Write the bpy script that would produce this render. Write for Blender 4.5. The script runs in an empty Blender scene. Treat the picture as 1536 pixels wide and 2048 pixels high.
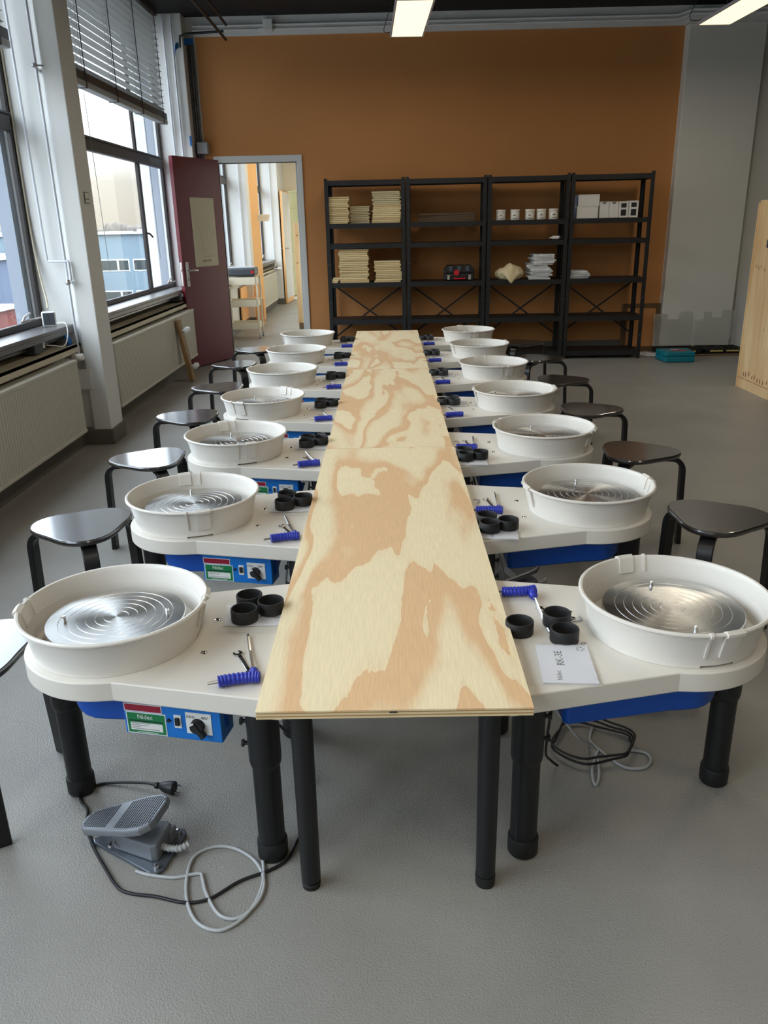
import bpy, math, random
from mathutils import Vector, Matrix
R = math.radians
PI = math.pi
rnd = random.Random(7)
S = bpy.context.scene
C = S.collection

# ------------------------------------------------------------------ camera
CF, CP, CR, CY, CH = 1597.32, 0.3456, -0.0217, -0.0100, 1.4527
cp, sp, cy, sy = math.cos(CP), math.sin(CP), math.cos(CY), math.sin(CY)
FW = Vector((sy*cp, cy*cp, -sp)); RT = Vector((cy, -sy, 0)); UP = RT.cross(FW)
RT, UP = math.cos(CR)*RT + math.sin(CR)*UP, -math.sin(CR)*RT + math.cos(CR)*UP
CAM = Vector((0, 0, CH))
cd = bpy.data.cameras.new('camera'); cam = bpy.data.objects.new('camera', cd); C.objects.link(cam)
cd.sensor_fit = 'VERTICAL'; cd.sensor_height = 36.0; cd.lens = 36.0*CF/2048; cd.clip_end = 3000; cd.clip_start = 0.05
cam.matrix_world = Matrix(((RT.x, UP.x, -FW.x, CAM.x), (RT.y, UP.y, -FW.y, CAM.y), (RT.z, UP.z, -FW.z, CAM.z), (0, 0, 0, 1)))
S.camera = cam
def at(px, py, z=0.0):                      # point of the horizontal plane z seen at a photo pixel
    d = RT*((px-768)/CF) - UP*((py-1024)/CF) + FW
    return CAM + d*((z-CH)/d.z)

# ------------------------------------------------------------------ sky and exposure
S.view_settings.view_transform = 'Standard'; S.view_settings.look = 'None'
S.view_settings.gamma = 1.0; S.view_settings.use_curve_mapping = False
S.view_settings.exposure = 0.0
W = bpy.data.worlds.new('sky'); S.world = W; W.use_nodes = True
wt = W.node_tree; wt.nodes.clear()
wo = wt.nodes.new('ShaderNodeOutputWorld'); bg = wt.nodes.new('ShaderNodeBackground')
tc = wt.nodes.new('ShaderNodeTexCoord'); sx = wt.nodes.new('ShaderNodeSeparateXYZ'); rp = wt.nodes.new('ShaderNodeValToRGB')
wt.links.new(tc.outputs['Generated'], sx.inputs[0]); wt.links.new(sx.outputs[2], rp.inputs[0])
wt.links.new(rp.outputs[0], bg.inputs[0]); wt.links.new(bg.outputs[0], wo.inputs[0])
e = rp.color_ramp.elements
e[0].position = 0.0; e[0].color = (0.118, 0.108, 0.093, 1)
e[1].position = 1.0; e[1].color = (0.85, 0.95, 1.10, 1)
for pos, col in ((0.05, (0.135, 0.128, 0.115, 1)), (0.13, (0.34, 0.35, 0.36, 1)), (0.36, (0.78, 0.86, 0.97, 1))):
    n = e.new(pos); n.color = col
bg.inputs[1].default_value = 8.0
LAMP_POWER = 13.0

# ------------------------------------------------------------------ helpers
def lin(c):
    return tuple((x/12.92 if x <= .04045 else ((x+.055)/1.055)**2.4) for x in [v/255 for v in c])

class MB:
    def __init__(s): s.v = []; s.f = []; s.m = []
    def add(s, vs, fs, m=0):
        o = len(s.v); s.v += [tuple(v) for v in vs]
        for f in fs: s.f.append(tuple(i+o for i in f)); s.m.append(m)
        return s
    def box(s, x0, y0, z0, x1, y1, z1, m=0, M=None):
        vs = [Vector((x, y, z)) for z in (z0, z1) for y in (y0, y1) for x in (x0, x1)]
        if M: vs = [M @ v for v in vs]
        return s.add(vs, [(0, 2, 3, 1), (4, 5, 7, 6), (0, 1, 5, 4), (2, 6, 7, 3), (0, 4, 6, 2), (1, 3, 7, 5)], m)
    def prism(s, poly, z0, z1, m=0, M=None):
        n = len(poly)
        vs = [Vector((p[0], p[1], z0)) for p in poly] + [Vector((p[0], p[1], z1)) for p in poly]
        if M: vs = [M @ v for v in vs]
        fs = [tuple(range(n-1, -1, -1)), tuple(range(n, 2*n))] + [(i, (i+1) % n, n+(i+1) % n, n+i) for i in range(n)]
        return s.add(vs, fs, m)
    def tube(s, path, r, n=8, m=0, closed=False, flat=None):
        P = [Vector(p) for p in path]; k = len(P)
        T = []
        for i in range(k):
            a = P[(i-1) % k] if (closed or i > 0) else P[i]; b = P[(i+1) % k] if (closed or i < k-1) else P[i]
            T.append((b-a).normalized())
        u = T[0].orthogonal().normalized(); vs = []
        for i in range(k):
            u = (u - T[i]*u.dot(T[i])).normalized(); w = T[i].cross(u)
            rr = r[i] if isinstance(r, (list, tuple)) else r
            for j in range(n):
                a = 2*PI*j/n; vs.append(P[i] + (u*math.cos(a) + w*math.sin(a))*rr)
        fs = []
        for i in range(k if closed else k-1):
            for j in range(n):
                a, b = i*n, ((i+1) % k)*n
                fs.append((a+j, a+(j+1) % n, b+(j+1) % n, b+j))
        if not closed: fs += [tuple(range(n-1, -1, -1)), tuple(range((k-1)*n, k*n))]
        return s.add(vs, fs, m)
    def cyl(s, p0, p1, r, n=16, m=0): return s.tube([p0, p1], r, n, m)
    def lathe(s, prof, n=48, m=0, a0=0.0, a1=None, cx=0, cy=0, skip=None, closed=False):
        full = a1 is None; k = len(prof)
        cols = n if full else n+1
        vs = []
        for i in range(cols):
            a = (2*PI*i/n) if full else a0+(a1-a0)*i/n
            for (r, z) in prof: vs.append((cx+r*math.cos(a), cy+r*math.sin(a), z))
        fs = []
        for i in range(n):
            a, b = i*k, ((i+1) % cols)*k
            for j in range(k if closed else k-1):
                if skip and skip(i, j): continue
                j2 = (j+1) % k
                fs.append((a+j, b+j, b+j2, a+j2))
        if not full and closed: fs += [tuple(range(k-1, -1, -1)), tuple(range(n*k, (n+1)*k))]
        return s.add(vs, fs, m)
    def disc(s, r, z, n=32, m=0, cx=0, cy=0):
        vs = [(cx+r*math.cos(2*PI*i/n), cy+r*math.sin(2*PI*i/n), z) for i in range(n)]
        return s.add(vs, [tuple(range(n))], m)
    def sweep(s, path, prof, side, m=0):      # flat bar: prof = (half width, half thickness), side = width direction
        P = [Vector(p) for p in path]; sd = Vector(side).normalized(); k = len(P); vs = []
        for i in range(k):
            t = (P[min(i+1, k-1)]-P[max(i-1, 0)]).normalized(); nn = t.cross(sd).normalized()
            for a, b in ((-1, -1), (1, -1), (1, 1), (-1, 1)): vs.append(P[i]+sd*a*prof[0]+nn*b*prof[1])
        fs = [(3, 2, 1, 0), tuple(range((k-1)*4, k*4))]
        for i in range(k-1):
            for j in range(4): fs.append((i*4+j, i*4+(j+1) % 4, i*4+4+(j+1) % 4, i*4+4+j))
        return s.add(vs, fs, m)
    def mesh(s, name, mats, smooth=None):
        me = bpy.data.meshes.new(name); me.from_pydata(s.v, [], s.f)
        mats = mats if isinstance(mats, (list, tuple)) else [mats]
        for x in mats: me.materials.append(x)
        if len(mats) > 1: me.polygons.foreach_set('material_index', s.m)
        import bmesh
        b = bmesh.new(); b.from_mesh(me); bmesh.ops.recalc_face_normals(b, faces=b.faces); b.to_mesh(me); b.free()
        if smooth:
            me.polygons.foreach_set('use_smooth', [True]*len(me.polygons)); me.set_sharp_from_angle(angle=R(smooth))
        me.update()
        return me
    def build(s, name, mats, parent=None, smooth=None, bevel=None, loc=None, rot=None):
        o = bpy.data.objects.new(name, s.mesh(name, mats, smooth)); C.objects.link(o)
        if parent: o.parent = parent
        if loc is not None: o.location = loc
        if rot is not None: o.rotation_euler = rot
        if bevel:
            b = o.modifiers.new('bevel', 'BEVEL'); b.width = bevel; b.segments = 2; b.limit_method = 'ANGLE'; b.angle_limit = R(40); b.harden_normals = False
        return o

def tag(o, label=None, cat=None, group=None, kind=None):
    if label: o['label'] = label
    if cat: o['category'] = cat
    if group: o['group'] = group
    if kind: o['kind'] = kind
    return o
def empty(name, loc=(0, 0, 0), rz=0.0):
    o = bpy.data.objects.new(name, None); C.objects.link(o); o.location = loc; o.rotation_euler = (0, 0, rz); o.empty_display_size = .05
    return o
def dup(o, loc=None, rz=None, parent=None):
    c = o.copy(); C.objects.link(c)
    if parent is not None: c.parent = parent
    if loc is not None: c.location = loc
    if rz is not None: c.rotation_euler = (0, 0, rz)
    for ch in [x for x in KIDS.get(o.name, [])]: dup(ch, parent=c)
    return c
KIDS = {}
def index_kids():
    KIDS.clear()
    for o in C.objects:
        if o.parent: KIDS.setdefault(o.parent.name, []).append(o)
def child(o, name):
    return [x for x in o.children if x.name.split('.')[0] == name]
def text(name, body, size, mat, parent, M, align='CENTER', ext=0.0002):
    cu = bpy.data.curves.new(name, 'FONT'); cu.body = body; cu.size = size; cu.align_x = align; cu.align_y = 'CENTER'; cu.extrude = ext
    cu.resolution_u = 2
    cu.materials.append(mat)
    t = bpy.data.objects.new('text_curve', cu); C.objects.link(t); bpy.context.view_layer.update()
    me = bpy.data.meshes.new_from_object(t.evaluated_get(bpy.context.evaluated_depsgraph_get())); me.name = name
    bpy.data.objects.remove(t); bpy.data.curves.remove(cu)
    if not me.materials: me.materials.append(mat)
    o = bpy.data.objects.new(name, me); C.objects.link(o)
    if parent: o.parent = parent
    o.matrix_local = M
    return o
def frame_matrix(o, u, v):                    # local x along u, y along v
    u = Vector(u).normalized(); v = Vector(v).normalized(); w = u.cross(v)
    return Matrix(((u.x, v.x, w.x, o[0]), (u.y, v.y, w.y, o[1]), (u.z, v.z, w.z, o[2]), (0, 0, 0, 1)))
def smooth_path(P, k=6, closed=False):        # Catmull-Rom
    P = [Vector(p) for p in P]; n = len(P); out = []
    for i in range(n if closed else n-1):
        p0 = P[(i-1) % n] if (closed or i > 0) else P[0]; p1 = P[i]; p2 = P[(i+1) % n]; p3 = P[(i+2) % n] if (closed or i < n-2) else P[n-1]
        for j in range(k):
            t = j/k
            out.append(0.5*((2*p1)+(p2-p0)*t+(2*p0-5*p1+4*p2-p3)*t*t+(3*p1-p0-3*p2+p3)*t**3))
    if not closed: out.append(P[-1])
    return out

# ------------------------------------------------------------------ materials
def mat(name, col, rough=.5, metal=0.0, bump=0.0, bscale=100.0, var=0.0, vscale=5.0, spec=None, coat=0.0, aniso=0.0, emit=None, estr=0.0, stretch=None, detail=4):
    m = bpy.data.materials.new(name); m.use_nodes = True; nt = m.node_tree; b = nt.nodes['Principled BSDF']
    c = lin(col); b.inputs['Base Color'].default_value = (*c, 1); b.inputs['Roughness'].default_value = rough; b.inputs['Metallic'].default_value = metal
    if spec is not None: b.inputs['Specular IOR Level'].default_value = spec
    if coat: b.inputs['Coat Weight'].default_value = coat; b.inputs['Coat Roughness'].default_value = .1
    if emit: b.inputs['Emission Color'].default_value = (*lin(emit), 1); b.inputs['Emission Strength'].default_value = estr
    if bump or var:
        tcn = nt.nodes.new('ShaderNodeTexCoord'); src = tcn.outputs['Object']
        if stretch:
            mp = nt.nodes.new('ShaderNodeMapping'); mp.inputs['Scale'].default_value = stretch; nt.links.new(src, mp.inputs[0]); src = mp.outputs[0]
    if bump:
        n = nt.nodes.new('ShaderNodeTexNoise'); n.inputs['Scale'].default_value = bscale; n.inputs['Detail'].default_value = detail
        bp = nt.nodes.new('ShaderNodeBump'); bp.inputs['Strength'].default_value = bump; bp.inputs['Distance'].default_value = .01
        nt.links.new(src, n.inputs[0]); nt.links.new(n.outputs[0], bp.inputs['Height']); nt.links.new(bp.outputs[0], b.inputs['Normal'])
    if var:
        n2 = nt.nodes.new('ShaderNodeTexNoise'); n2.inputs['Scale'].default_value = vscale; n2.inputs['Detail'].default_value = 5
        rr = nt.nodes.new('ShaderNodeValToRGB'); rr.color_ramp.elements[0].position = .3; rr.color_ramp.elements[1].position = .7
        rr.color_ramp.elements[0].color = (*[x*(1-var) for x in c], 1); rr.color_ramp.elements[1].color = (*[min(1, x*(1+var)) for x in c], 1)
        nt.links.new(src, n2.inputs[0]); nt.links.new(n2.outputs[0], rr.inputs[0]); nt.links.new(rr.outputs[0], b.inputs['Base Color'])
    return m

def mat_plywood(name, light, dark, seed=0.0, bands=5.0, sc=1.5, stretch=.32):
    m = bpy.data.materials.new(name); m.use_nodes = True; nt = m.node_tree; L = nt.links; b = nt.nodes['Principled BSDF']
    N = nt.nodes.new
    t = N('ShaderNodeTexCoord'); mp = N('ShaderNodeMapping'); mp.inputs['Scale'].default_value = (1.45, stretch, 1); mp.inputs['Location'].default_value = (seed, seed*1.7, seed*.3)
    L.new(t.outputs['Object'], mp.inputs[0])
    n = N('ShaderNodeTexNoise'); n.inputs['Scale'].default_value = sc*1.6; n.inputs['Detail'].default_value = 3.0; n.inputs['Roughness'].default_value = .42; n.inputs['Distortion'].default_value = .35
    L.new(mp.outputs[0], n.inputs[0])
    nf = N('ShaderNodeTexNoise'); nf.inputs['Scale'].default_value = 55; nf.inputs['Detail'].default_value = 2
    mf = N('ShaderNodeMapping'); mf.inputs['Scale'].default_value = (1.0, .35, 1); L.new(t.outputs['Object'], mf.inputs[0]); L.new(mf.outputs[0], nf.inputs[0])
    ma = N('ShaderNodeMath'); ma.operation = 'MULTIPLY'; ma.inputs[1].default_value = bands; L.new(n.outputs[0], ma.inputs[0])
    mb2 = N('ShaderNodeMath'); mb2.operation = 'MULTIPLY_ADD'; mb2.inputs[1].default_value = .09; L.new(nf.outputs[0], mb2.inputs[0]); L.new(ma.outputs[0], mb2.inputs[2])
    fr = N('ShaderNodeMath'); fr.operation = 'FRACT'; L.new(mb2.outputs[0], fr.inputs[0])
    rp2 = N('ShaderNodeValToRGB'); el = rp2.color_ramp.elements
    a, d = lin(light), lin(dark); mid = tuple((x*.62+y*.38) for x, y in zip(a, d))
    el[0].position = 0; el[0].color = (*d, 1); el[1].position = 1.0; el[1].color = (*tuple((x*.8+y*.2) for x, y in zip(a, d)), 1)
    for pos, col in ((.20, d), (.34, mid), (.50, a), (.92, a)):
        q = el.new(pos); q.color = (*col, 1)
    L.new(fr.outputs[0], rp2.inputs[0])
    # fine fibre streaks
    ns = N('ShaderNodeTexNoise'); ns.inputs['Scale'].default_value = 40; ns.inputs['Detail'].default_value = 4
    ms = N('ShaderNodeMapping'); ms.inputs['Scale'].default_value = (6, .35, 1); L.new(t.outputs['Object'], ms.inputs[0]); L.new(ms.outputs[0], ns.inputs[0])
    mr = N('ShaderNodeMapRange'); mr.inputs[1].default_value = .3; mr.inputs[2].default_value = .7; mr.inputs[3].default_value = .92; mr.inputs[4].default_value = 1.05
    L.new(ns.outputs[0], mr.inputs[0])
    mx = N('ShaderNodeMix'); mx.data_type = 'RGBA'; mx.blend_type = 'MULTIPLY'; mx.inputs[0].default_value = 1
    L.new(rp2.outputs[0], mx.inputs[6]); L.new(mr.outputs[0], mx.inputs[7]); L.new(mx.outputs[2], b.inputs['Base Color'])
    b.inputs['Roughness'].default_value = .55
    return m

def mat_pine(name, col, dark, along='Z', scale=9.0):
    m = bpy.data.materials.new(name); m.use_nodes = True; nt = m.node_tree; L = nt.links; N = nt.nodes.new; b = nt.nodes['Principled BSDF']
    t = N('ShaderNodeTexCoord'); mp = N('ShaderNodeMapping'); st = {'X': (.12, 1, 1), 'Y': (1, .12, 1), 'Z': (1, 1, .12)}[along]
    mp.inputs['Scale'].default_value = st; L.new(t.outputs['Object'], mp.inputs[0])
    n = N('ShaderNodeTexNoise'); n.inputs['Scale'].default_value = scale; n.inputs['Detail'].default_value = 6; n.inputs['Distortion'].default_value = 1.0; L.new(mp.outputs[0], n.inputs[0])
    r = N('ShaderNodeValToRGB'); r.color_ramp.elements[0].position = .35; r.color_ramp.elements[1].position = .68
    r.color_ramp.elements[0].color = (*lin(dark), 1); r.color_ramp.elements[1].color = (*lin(col), 1)
    L.new(n.outputs[0], r.inputs[0]); L.new(r.outputs[0], b.inputs['Base Color']); b.inputs['Roughness'].default_value = .6
    return m

def mat_glass(name):
    m = bpy.data.materials.new(name); m.use_nodes = True; nt = m.node_tree; L = nt.links; N = nt.nodes.new; nt.nodes.clear()
    o = N('ShaderNodeOutputMaterial'); mix = N('ShaderNodeMixShader'); tr = N('ShaderNodeBsdfTransparent'); gl = N('ShaderNodeBsdfGlossy'); fr = N('ShaderNodeFresnel')
    tr.inputs[0].default_value = (.95, .97, .97, 1); gl.inputs['Roughness'].default_value = .02; fr.inputs[0].default_value = 1.3
    ge = N('ShaderNodeNewGeometry'); iv = N('ShaderNodeMath'); iv.operation = 'SUBTRACT'; iv.inputs[0].default_value = 1.0; L.new(ge.outputs['Backfacing'], iv.inputs[1])
    mu = N('ShaderNodeMath'); mu.operation = 'MULTIPLY'; L.new(fr.outputs[0], mu.inputs[0]); L.new(iv.outputs[0], mu.inputs[1])
    L.new(mu.outputs[0], mix.inputs[0]); L.new(tr.outputs[0], mix.inputs[1]); L.new(gl.outputs[0], mix.inputs[2]); L.new(mix.outputs[0], o.inputs[0])
    return m

def mat_film(name, col, alpha, rough=.1):
    m = mat(name, col, rough); b = m.node_tree.nodes['Principled BSDF']; b.inputs['Alpha'].default_value = alpha
    return m

def mat_disc(name):
    m = mat(name, (208, 208, 206), .27, 1.0); nt = m.node_tree; b = nt.nodes['Principled BSDF']; L = nt.links; N = nt.nodes.new
    b.inputs['Anisotropic'].default_value = .92
    tg = N('ShaderNodeTangent'); tg.direction_type = 'RADIAL'; tg.axis = 'Z'; L.new(tg.outputs[0], b.inputs['Tangent'])
    return m

M = {}
M['floor'] = mat('floor_coating', (146, 143, 136), .37, bump=.28, bscale=210, var=.10, vscale=2.2, detail=3)
M['black_ceiling'] = mat('black_paint', (14, 14, 15), .7)
M['orange'] = mat('orange_paint', (190, 130, 74), .75, var=.04, vscale=1.5)
M['white_wall'] = mat('white_wall_paint', (214, 214, 210), .65, bump=.05, bscale=60)
M['cream_wall'] = mat('cream_wall_paint', (232, 222, 200), .7)
M['grey_wall'] = mat('grey_wall_paint', (218, 216, 208), .7, var=.03, vscale=1.2)
M['far_wall'] = mat('warm_grey_wall_paint', (128, 122, 112), .7)
M['plinth'] = mat('grey_plinth_paint', (96, 92, 84), .6)
M['frame_dark'] = mat('dark_bronze_frame', (46, 42, 41), .5)
M['sill'] = mat('sill_grey', (110, 108, 108), .3)
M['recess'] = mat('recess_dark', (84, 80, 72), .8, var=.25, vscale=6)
M['trunk'] = mat('trunking_cream', (196, 186, 162), .5)
M['radiator'] = mat('radiator_cream', (196, 192, 178), .4)
M['pipe_white'] = mat('pipe_white', (205, 208, 214), .3)
M['pipe_black'] = mat('pipe_black', (18, 18, 20), .4)
M['pipe_grey'] = mat('conduit_grey', (88, 88, 88), .5)
M['chrome'] = mat('chrome', (215, 215, 215), .15, 1.0)
M['steel'] = mat('steel', (150, 152, 155), .35, 1.0)
M['glass'] = mat_glass('window_glass')
M['slat'] = mat('blind_slat', (170, 170, 166), .5)
_nt = M['slat'].node_tree; _tl = _nt.nodes.new('ShaderNodeBsdfTranslucent'); _tl.inputs[0].default_value = (*lin((190, 192, 188)), 1); _mx = _nt.nodes.new('ShaderNodeMixShader'); _mx.inputs[0].default_value = .22
_nt.links.new(_nt.nodes['Principled BSDF'].outputs[0], _mx.inputs[1]); _nt.links.new(_tl.outputs[0], _mx.inputs[2]); _nt.links.new(_mx.outputs[0], _nt.nodes['Material Output'].inputs[0])
M['slat_rail'] = mat('blind_rail', (66, 62, 58), .5)
M['cord_blue'] = mat('blind_cord', (44, 42, 66), .7)
M['white_plastic'] = mat('white_plastic', (226, 221, 212), .32, var=.0)
M['table_white'] = mat('wheel_table_white', (220, 214, 203), .42, bump=.04, bscale=300)
M['disc'] = mat_disc('brushed_wheel_head')
M['blue_box'] = mat('blue_paint', (0, 112, 200), .4)
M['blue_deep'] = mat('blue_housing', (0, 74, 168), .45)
M['black_metal'] = mat('black_powder_coat', (16, 18, 20), .42)
M['black_rubber'] = mat('black_rubber', (20, 20, 21), .55)
M['black_cable'] = mat('black_cable', (18, 18, 22), .45)
M['grey_cable'] = mat('grey_cable', (176, 178, 178), .45)
M['white_cable'] = mat('white_cable', (225, 225, 222), .45)
M['pedal'] = mat('pedal_grey', (132, 136, 142), .38, .35)
M['pedal_base'] = mat('pedal_base', (112, 118, 126), .3, .6)
M['pedal_groove'] = mat('pedal_groove', (28, 32, 40), .6)
M['green_label'] = mat('green_label', (0, 118, 66), .4)
M['red_label'] = mat('red_label', (150, 20, 48), .4)
M['label_white'] = mat('label_white', (226, 226, 222), .45)
M['print_black'] = mat('print_black', (24, 24, 26), .6)
M['print_grey'] = mat('print_grey', (110, 112, 112), .6)
M['tool_blue'] = mat('tool_blue', (34, 50, 168), .35)
M['paper'] = mat('paper_white', (224, 224, 232), .7)
M['film'] = mat_film('clear_film', (232, 232, 226), .26, .10)
M['stool'] = mat('stool_black_stain', (30, 26, 24), .34, var=.18, vscale=14, bump=.02, bscale=60, coat=1.0, spec=.8)
M['stool_leg'] = mat('stool_leg_black', (15, 15, 16), .4)
M['ply1'] = mat_plywood('pine_plywood_near', (240, 222, 182), (226, 186, 140), 3.1)
M['ply2'] = mat_plywood('pine_plywood_middle', (239, 221, 182), (225, 186, 141), 11.7)
M['ply3'] = mat_plywood('pine_plywood_far', (239, 222, 184), (226, 188, 144), 27.3)
M['ply_edge_l'] = mat('plywood_edge_light', (226, 204, 160), .6)
M['ply_edge_d'] = mat('plywood_edge_dark', (176, 142, 98), .6)
M['rack'] = mat('rack_black', (17, 18, 20), .5)
M['bat_ply'] = mat('bat_plywood', (226, 204, 154), .65, var=.18, vscale=9, stretch=(1, 1, 8))
M['bat_ply3'] = mat('bat_plywood_tan', (208, 180, 130), .65, var=.2, vscale=9, stretch=(1, 1, 8))
M['bat_ply2'] = mat('bat_plywood_grey', (200, 186, 150), .65, var=.18, vscale=9, stretch=(1, 1, 8))
M['brown_sheet'] = mat('brown_sheet', (92, 72, 52), .7)
M['red'] = mat('red_plastic', (190, 22, 34), .4)
M['black_plastic'] = mat('black_plastic', (20, 21, 23), .4)
M['canvas'] = mat('canvas_cloth', (214, 198, 160), .85, bump=.2, bscale=90)
M['news'] = mat('newsprint', (190, 192, 192), .8, var=.25, vscale=18, stretch=(1, 1, 6))
M['news2'] = mat('newsprint_bright', (214, 216, 218), .8, var=.2, vscale=25)
M['carton'] = mat('white_carton', (216, 212, 206), .6)
M['carton_blue'] = mat('carton_side_blue', (140, 158, 186), .6)
M['door'] = mat('door_burgundy', (98, 22, 34), .42)
M['door_frame'] = mat('door_frame_paint', (206, 208, 206), .5)
M['poster'] = mat('poster_paper', (196, 188, 164), .7)
M['alu'] = mat('brushed_aluminium', (196, 194, 188), .35, .8)
M['teal'] = mat('teal_plastic', (0, 108, 122), .45)
M['pine'] = mat_pine('knotty_pine', (232, 204, 158), (214, 176, 126), 'Z')
M['pine_old'] = mat_pine('old_plank', (176, 140, 92), (120, 90, 54), 'Z')
M['knot'] = mat('pine_knot', (150, 96, 58), .6)
M['orange_ply'] = mat('peach_board', (236, 184, 124), .6)
M['cart'] = mat('cart_cream', (226, 218, 196), .4)
M['tile'] = mat('olive_tile', (150, 146, 106), .25)
M['dark_grey'] = mat('dark_grey_plastic', (66, 72, 78), .45)
M['tape_blue'] = mat('blue_tape', (28, 104, 176), .6)
M['grey_plastic'] = mat('grey_plastic', (150, 154, 156), .5)
M['lamp_diffuser'] = mat('lamp_diffuser', (250, 240, 214), .5, emit=(255, 240, 196), estr=1.35)
M['lamp_frame'] = mat('lamp_frame', (190, 184, 190), .4)
M['bld_blue'] = mat('pale_blue_cladding', (108, 126, 136), .7)
M['bld_grey'] = mat('blue_grey_cladding', (84, 96, 116), .7)
M['brick'] = mat('red_brick', (104, 52, 44), .85, var=.15, vscale=2)
M['snow'] = mat('snow', (170, 172, 176), .6)
M['bld_glass'] = mat('facade_glass', (52, 62, 64), .2)
M['trees'] = mat('bare_winter_trees', (104, 97, 90), .95, var=.2, vscale=.4)
M['ground'] = mat('snowy_ground', (112, 112, 112), .9, var=.25, vscale=.05)
M['fin'] = mat('outer_pilaster_paint', (140, 148, 160), .7)
M['lid'] = mat_film('clear_polystyrene', (206, 206, 196), .28, .12)
M['mat_brown'] = mat('slatted_mat', (120, 96, 66), .7)
M['parts'] = mat('yellow_parts', (206, 186, 110), .4)
M['olive_frame'] = mat('brown_picture_frame', (96, 70, 38), .6)

# ================================================================== THE ROOM
CEIL = 3.52; YB = 9.55; XR = 8.2; YR = -5.6; XW = -2.39
f = MB().box(-2.75, YR, -.12, XR, 18.5, 0); tag(f.build('floor', M['floor']), 'grey coated floor with fine grain', 'floor', kind='structure')
f = MB().box(-2.75, YR, CEIL, XR, 18.5, CEIL+.15); tag(f.build('ceiling', M['black_ceiling']), 'black painted ceiling', 'ceiling', kind='structure')
# back wall: white border, orange field, door opening x -1.85..-0.97, z 0..2.12
DX0, DX1, DZ = -1.85, -.97, 2.12
OX0, OX1, OZ = -1.97, 3.157, 3.335
b = MB()
def wb(x0, z0, x1, z1, m): b.box(x0, YB, z0, x1, YB+.12, z1, m)
wb(-2.75, 0, OX0, CEIL, 1); wb(OX0, OZ, XR, CEIL, 1); wb(OX1, 0, XR, OZ, 2)
wb(OX0, 0, DX0, OZ, 0); wb(DX0, DZ, DX1, OZ, 0); wb(DX1, 0, OX1, OZ, 0)
tag(b.build('wall_back', [M['orange'], M['white_wall'], M['grey_wall']]), 'orange back wall with white upper border', 'wall', kind='structure')
b = MB().box(3.16, 9.44, 0, 3.965, YB, OZ); tag(b.build('pillar', M['grey_wall'], bevel=.008), 'broad pale grey pillar right of the orange wall', 'pillar', kind='structure')
b = MB().box(OX0, YB-.035, OZ+.0, 3.16, YB, OZ+.10); b.box(3.14, 9.40, OZ, 4.6, YB, OZ+.12)
b.build('trim_1', M['white_wall'], bevel=.005); tag(bpy.data.objects['trim_1'], 'white ledge along the top of the orange wall', 'trim', kind='structure')
b = MB().box(XR, YR, 0, XR+.1, 18.5, CEIL); tag(b.build('wall_right', M['far_wall']), 'grey wall at the right', 'wall', kind='structure')
b = MB().box(-2.75, YR-.1, 0, XR, YR, CEIL); tag(b.build('wall_front', M['far_wall']), 'grey wall behind the viewer', 'wall', kind='structure')
b = MB().box(DX1+.07, YB-.015, 0, 3.16, YB, .12); b.box(3.93, YB-.015, 0, XR, YB, .12)
tag(b.build('baseboard_back', M['plinth']), 'grey baseboard below the orange wall', 'baseboard', kind='structure')
# back room shell
b = MB().box(-2.2, 17.4, 0, -1.98, 17.5, CEIL); b.box(-1.98, 17.4, 2.13, -1.0, 17.5, CEIL); b.box(-1.0, 17.4, 0, XR, 17.5, CEIL)
tag(b.build('wall_far', M['cream_wall']), 'cream end wall of the room behind the doorway', 'wall', kind='structure')
b = MB().box(-.4, 9.68, 0, -.3, 17.4, CEIL); tag(b.build('wall_inner', M['cream_wall']), 'side wall of the room behind the doorway', 'wall', kind='structure')

# bays of the window wall: pillars at 5.6, 9.36, 12.95, 16.4 and behind the viewer
PIL = [(-5.6, -5.3), (-1.62, -1.36), (1.99, 2.25), (5.6, 5.86), (9.36, 9.66), (12.95, 13.21), (16.4, 17.4)]
for i, (y0, y1) in enumerate(PIL):
    b = MB(); xf = -2.0 if i < 4 else (-2.06 if i in (4, 6) else -2.10)
    if i == 3: b.prism([(-2.46, 5.67), (-2.165, 5.665), (-2.12, 5.60), (xf, 5.60), (xf, 5.86), (-2.12, 5.86), (-2.165, 5.795), (-2.46, 5.79)], 0, CEIL)
    else: b.box(-2.46, y0, 0, xf, y1, CEIL)
    b.box(-2.245, y0-.012, 0, xf+.015, y1+.012, .11, 1)
    o = b.build('pillar', [M['white_wall'], M['plinth']], bevel=.006)
    tag(o, ['white pillar far behind the viewer', 'white pillar behind the viewer', 'white pillar beside the viewer', 'white pillar between the two windows',
            'white corner pillar behind the red door', 'white pillar in the room beyond the doorway', 'white end pillar beside the far doorway'][i], 'pillar', kind='structure')
    b = MB().box(-2.55, y0+.0, -10, -2.46, y1, CEIL+1); tag(b.build('outer_pilaster', M['fin']), ['outside pilaster far behind the viewer', 'outside pilaster behind the viewer', 'outside pilaster beside the viewer',
            'pale outside pilaster between the two windows', 'pale outside pilaster right of the far window', 'outside pilaster past the first back room window', 'outside pilaster at the end of the back room'][i], 'pilaster', kind='structure')
b = MB()
for (a0, a1), (c0, c1) in zip(PIL[:-1], PIL[1:]):
    b.box(-2.54, a1-.08, 0, -2.25, c0+.08, .70, 0)           # lower wall behind the radiators
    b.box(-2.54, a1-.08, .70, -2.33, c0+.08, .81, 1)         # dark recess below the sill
    b.box(-2.54, a1-.08, 3.44, -2.38, c0+.08, CEIL, 0)
tag(b.build('wall_left', [M['white_wall'], M['recess']]), 'white wall below the windows', 'wall', kind='structure')
b = MB()
for (a0, a1), (c0, c1) in zip(PIL[:-1], PIL[1:]): b.box(-2.25, a1+.012, 0, -2.19, c0-.012, .105)
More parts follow.
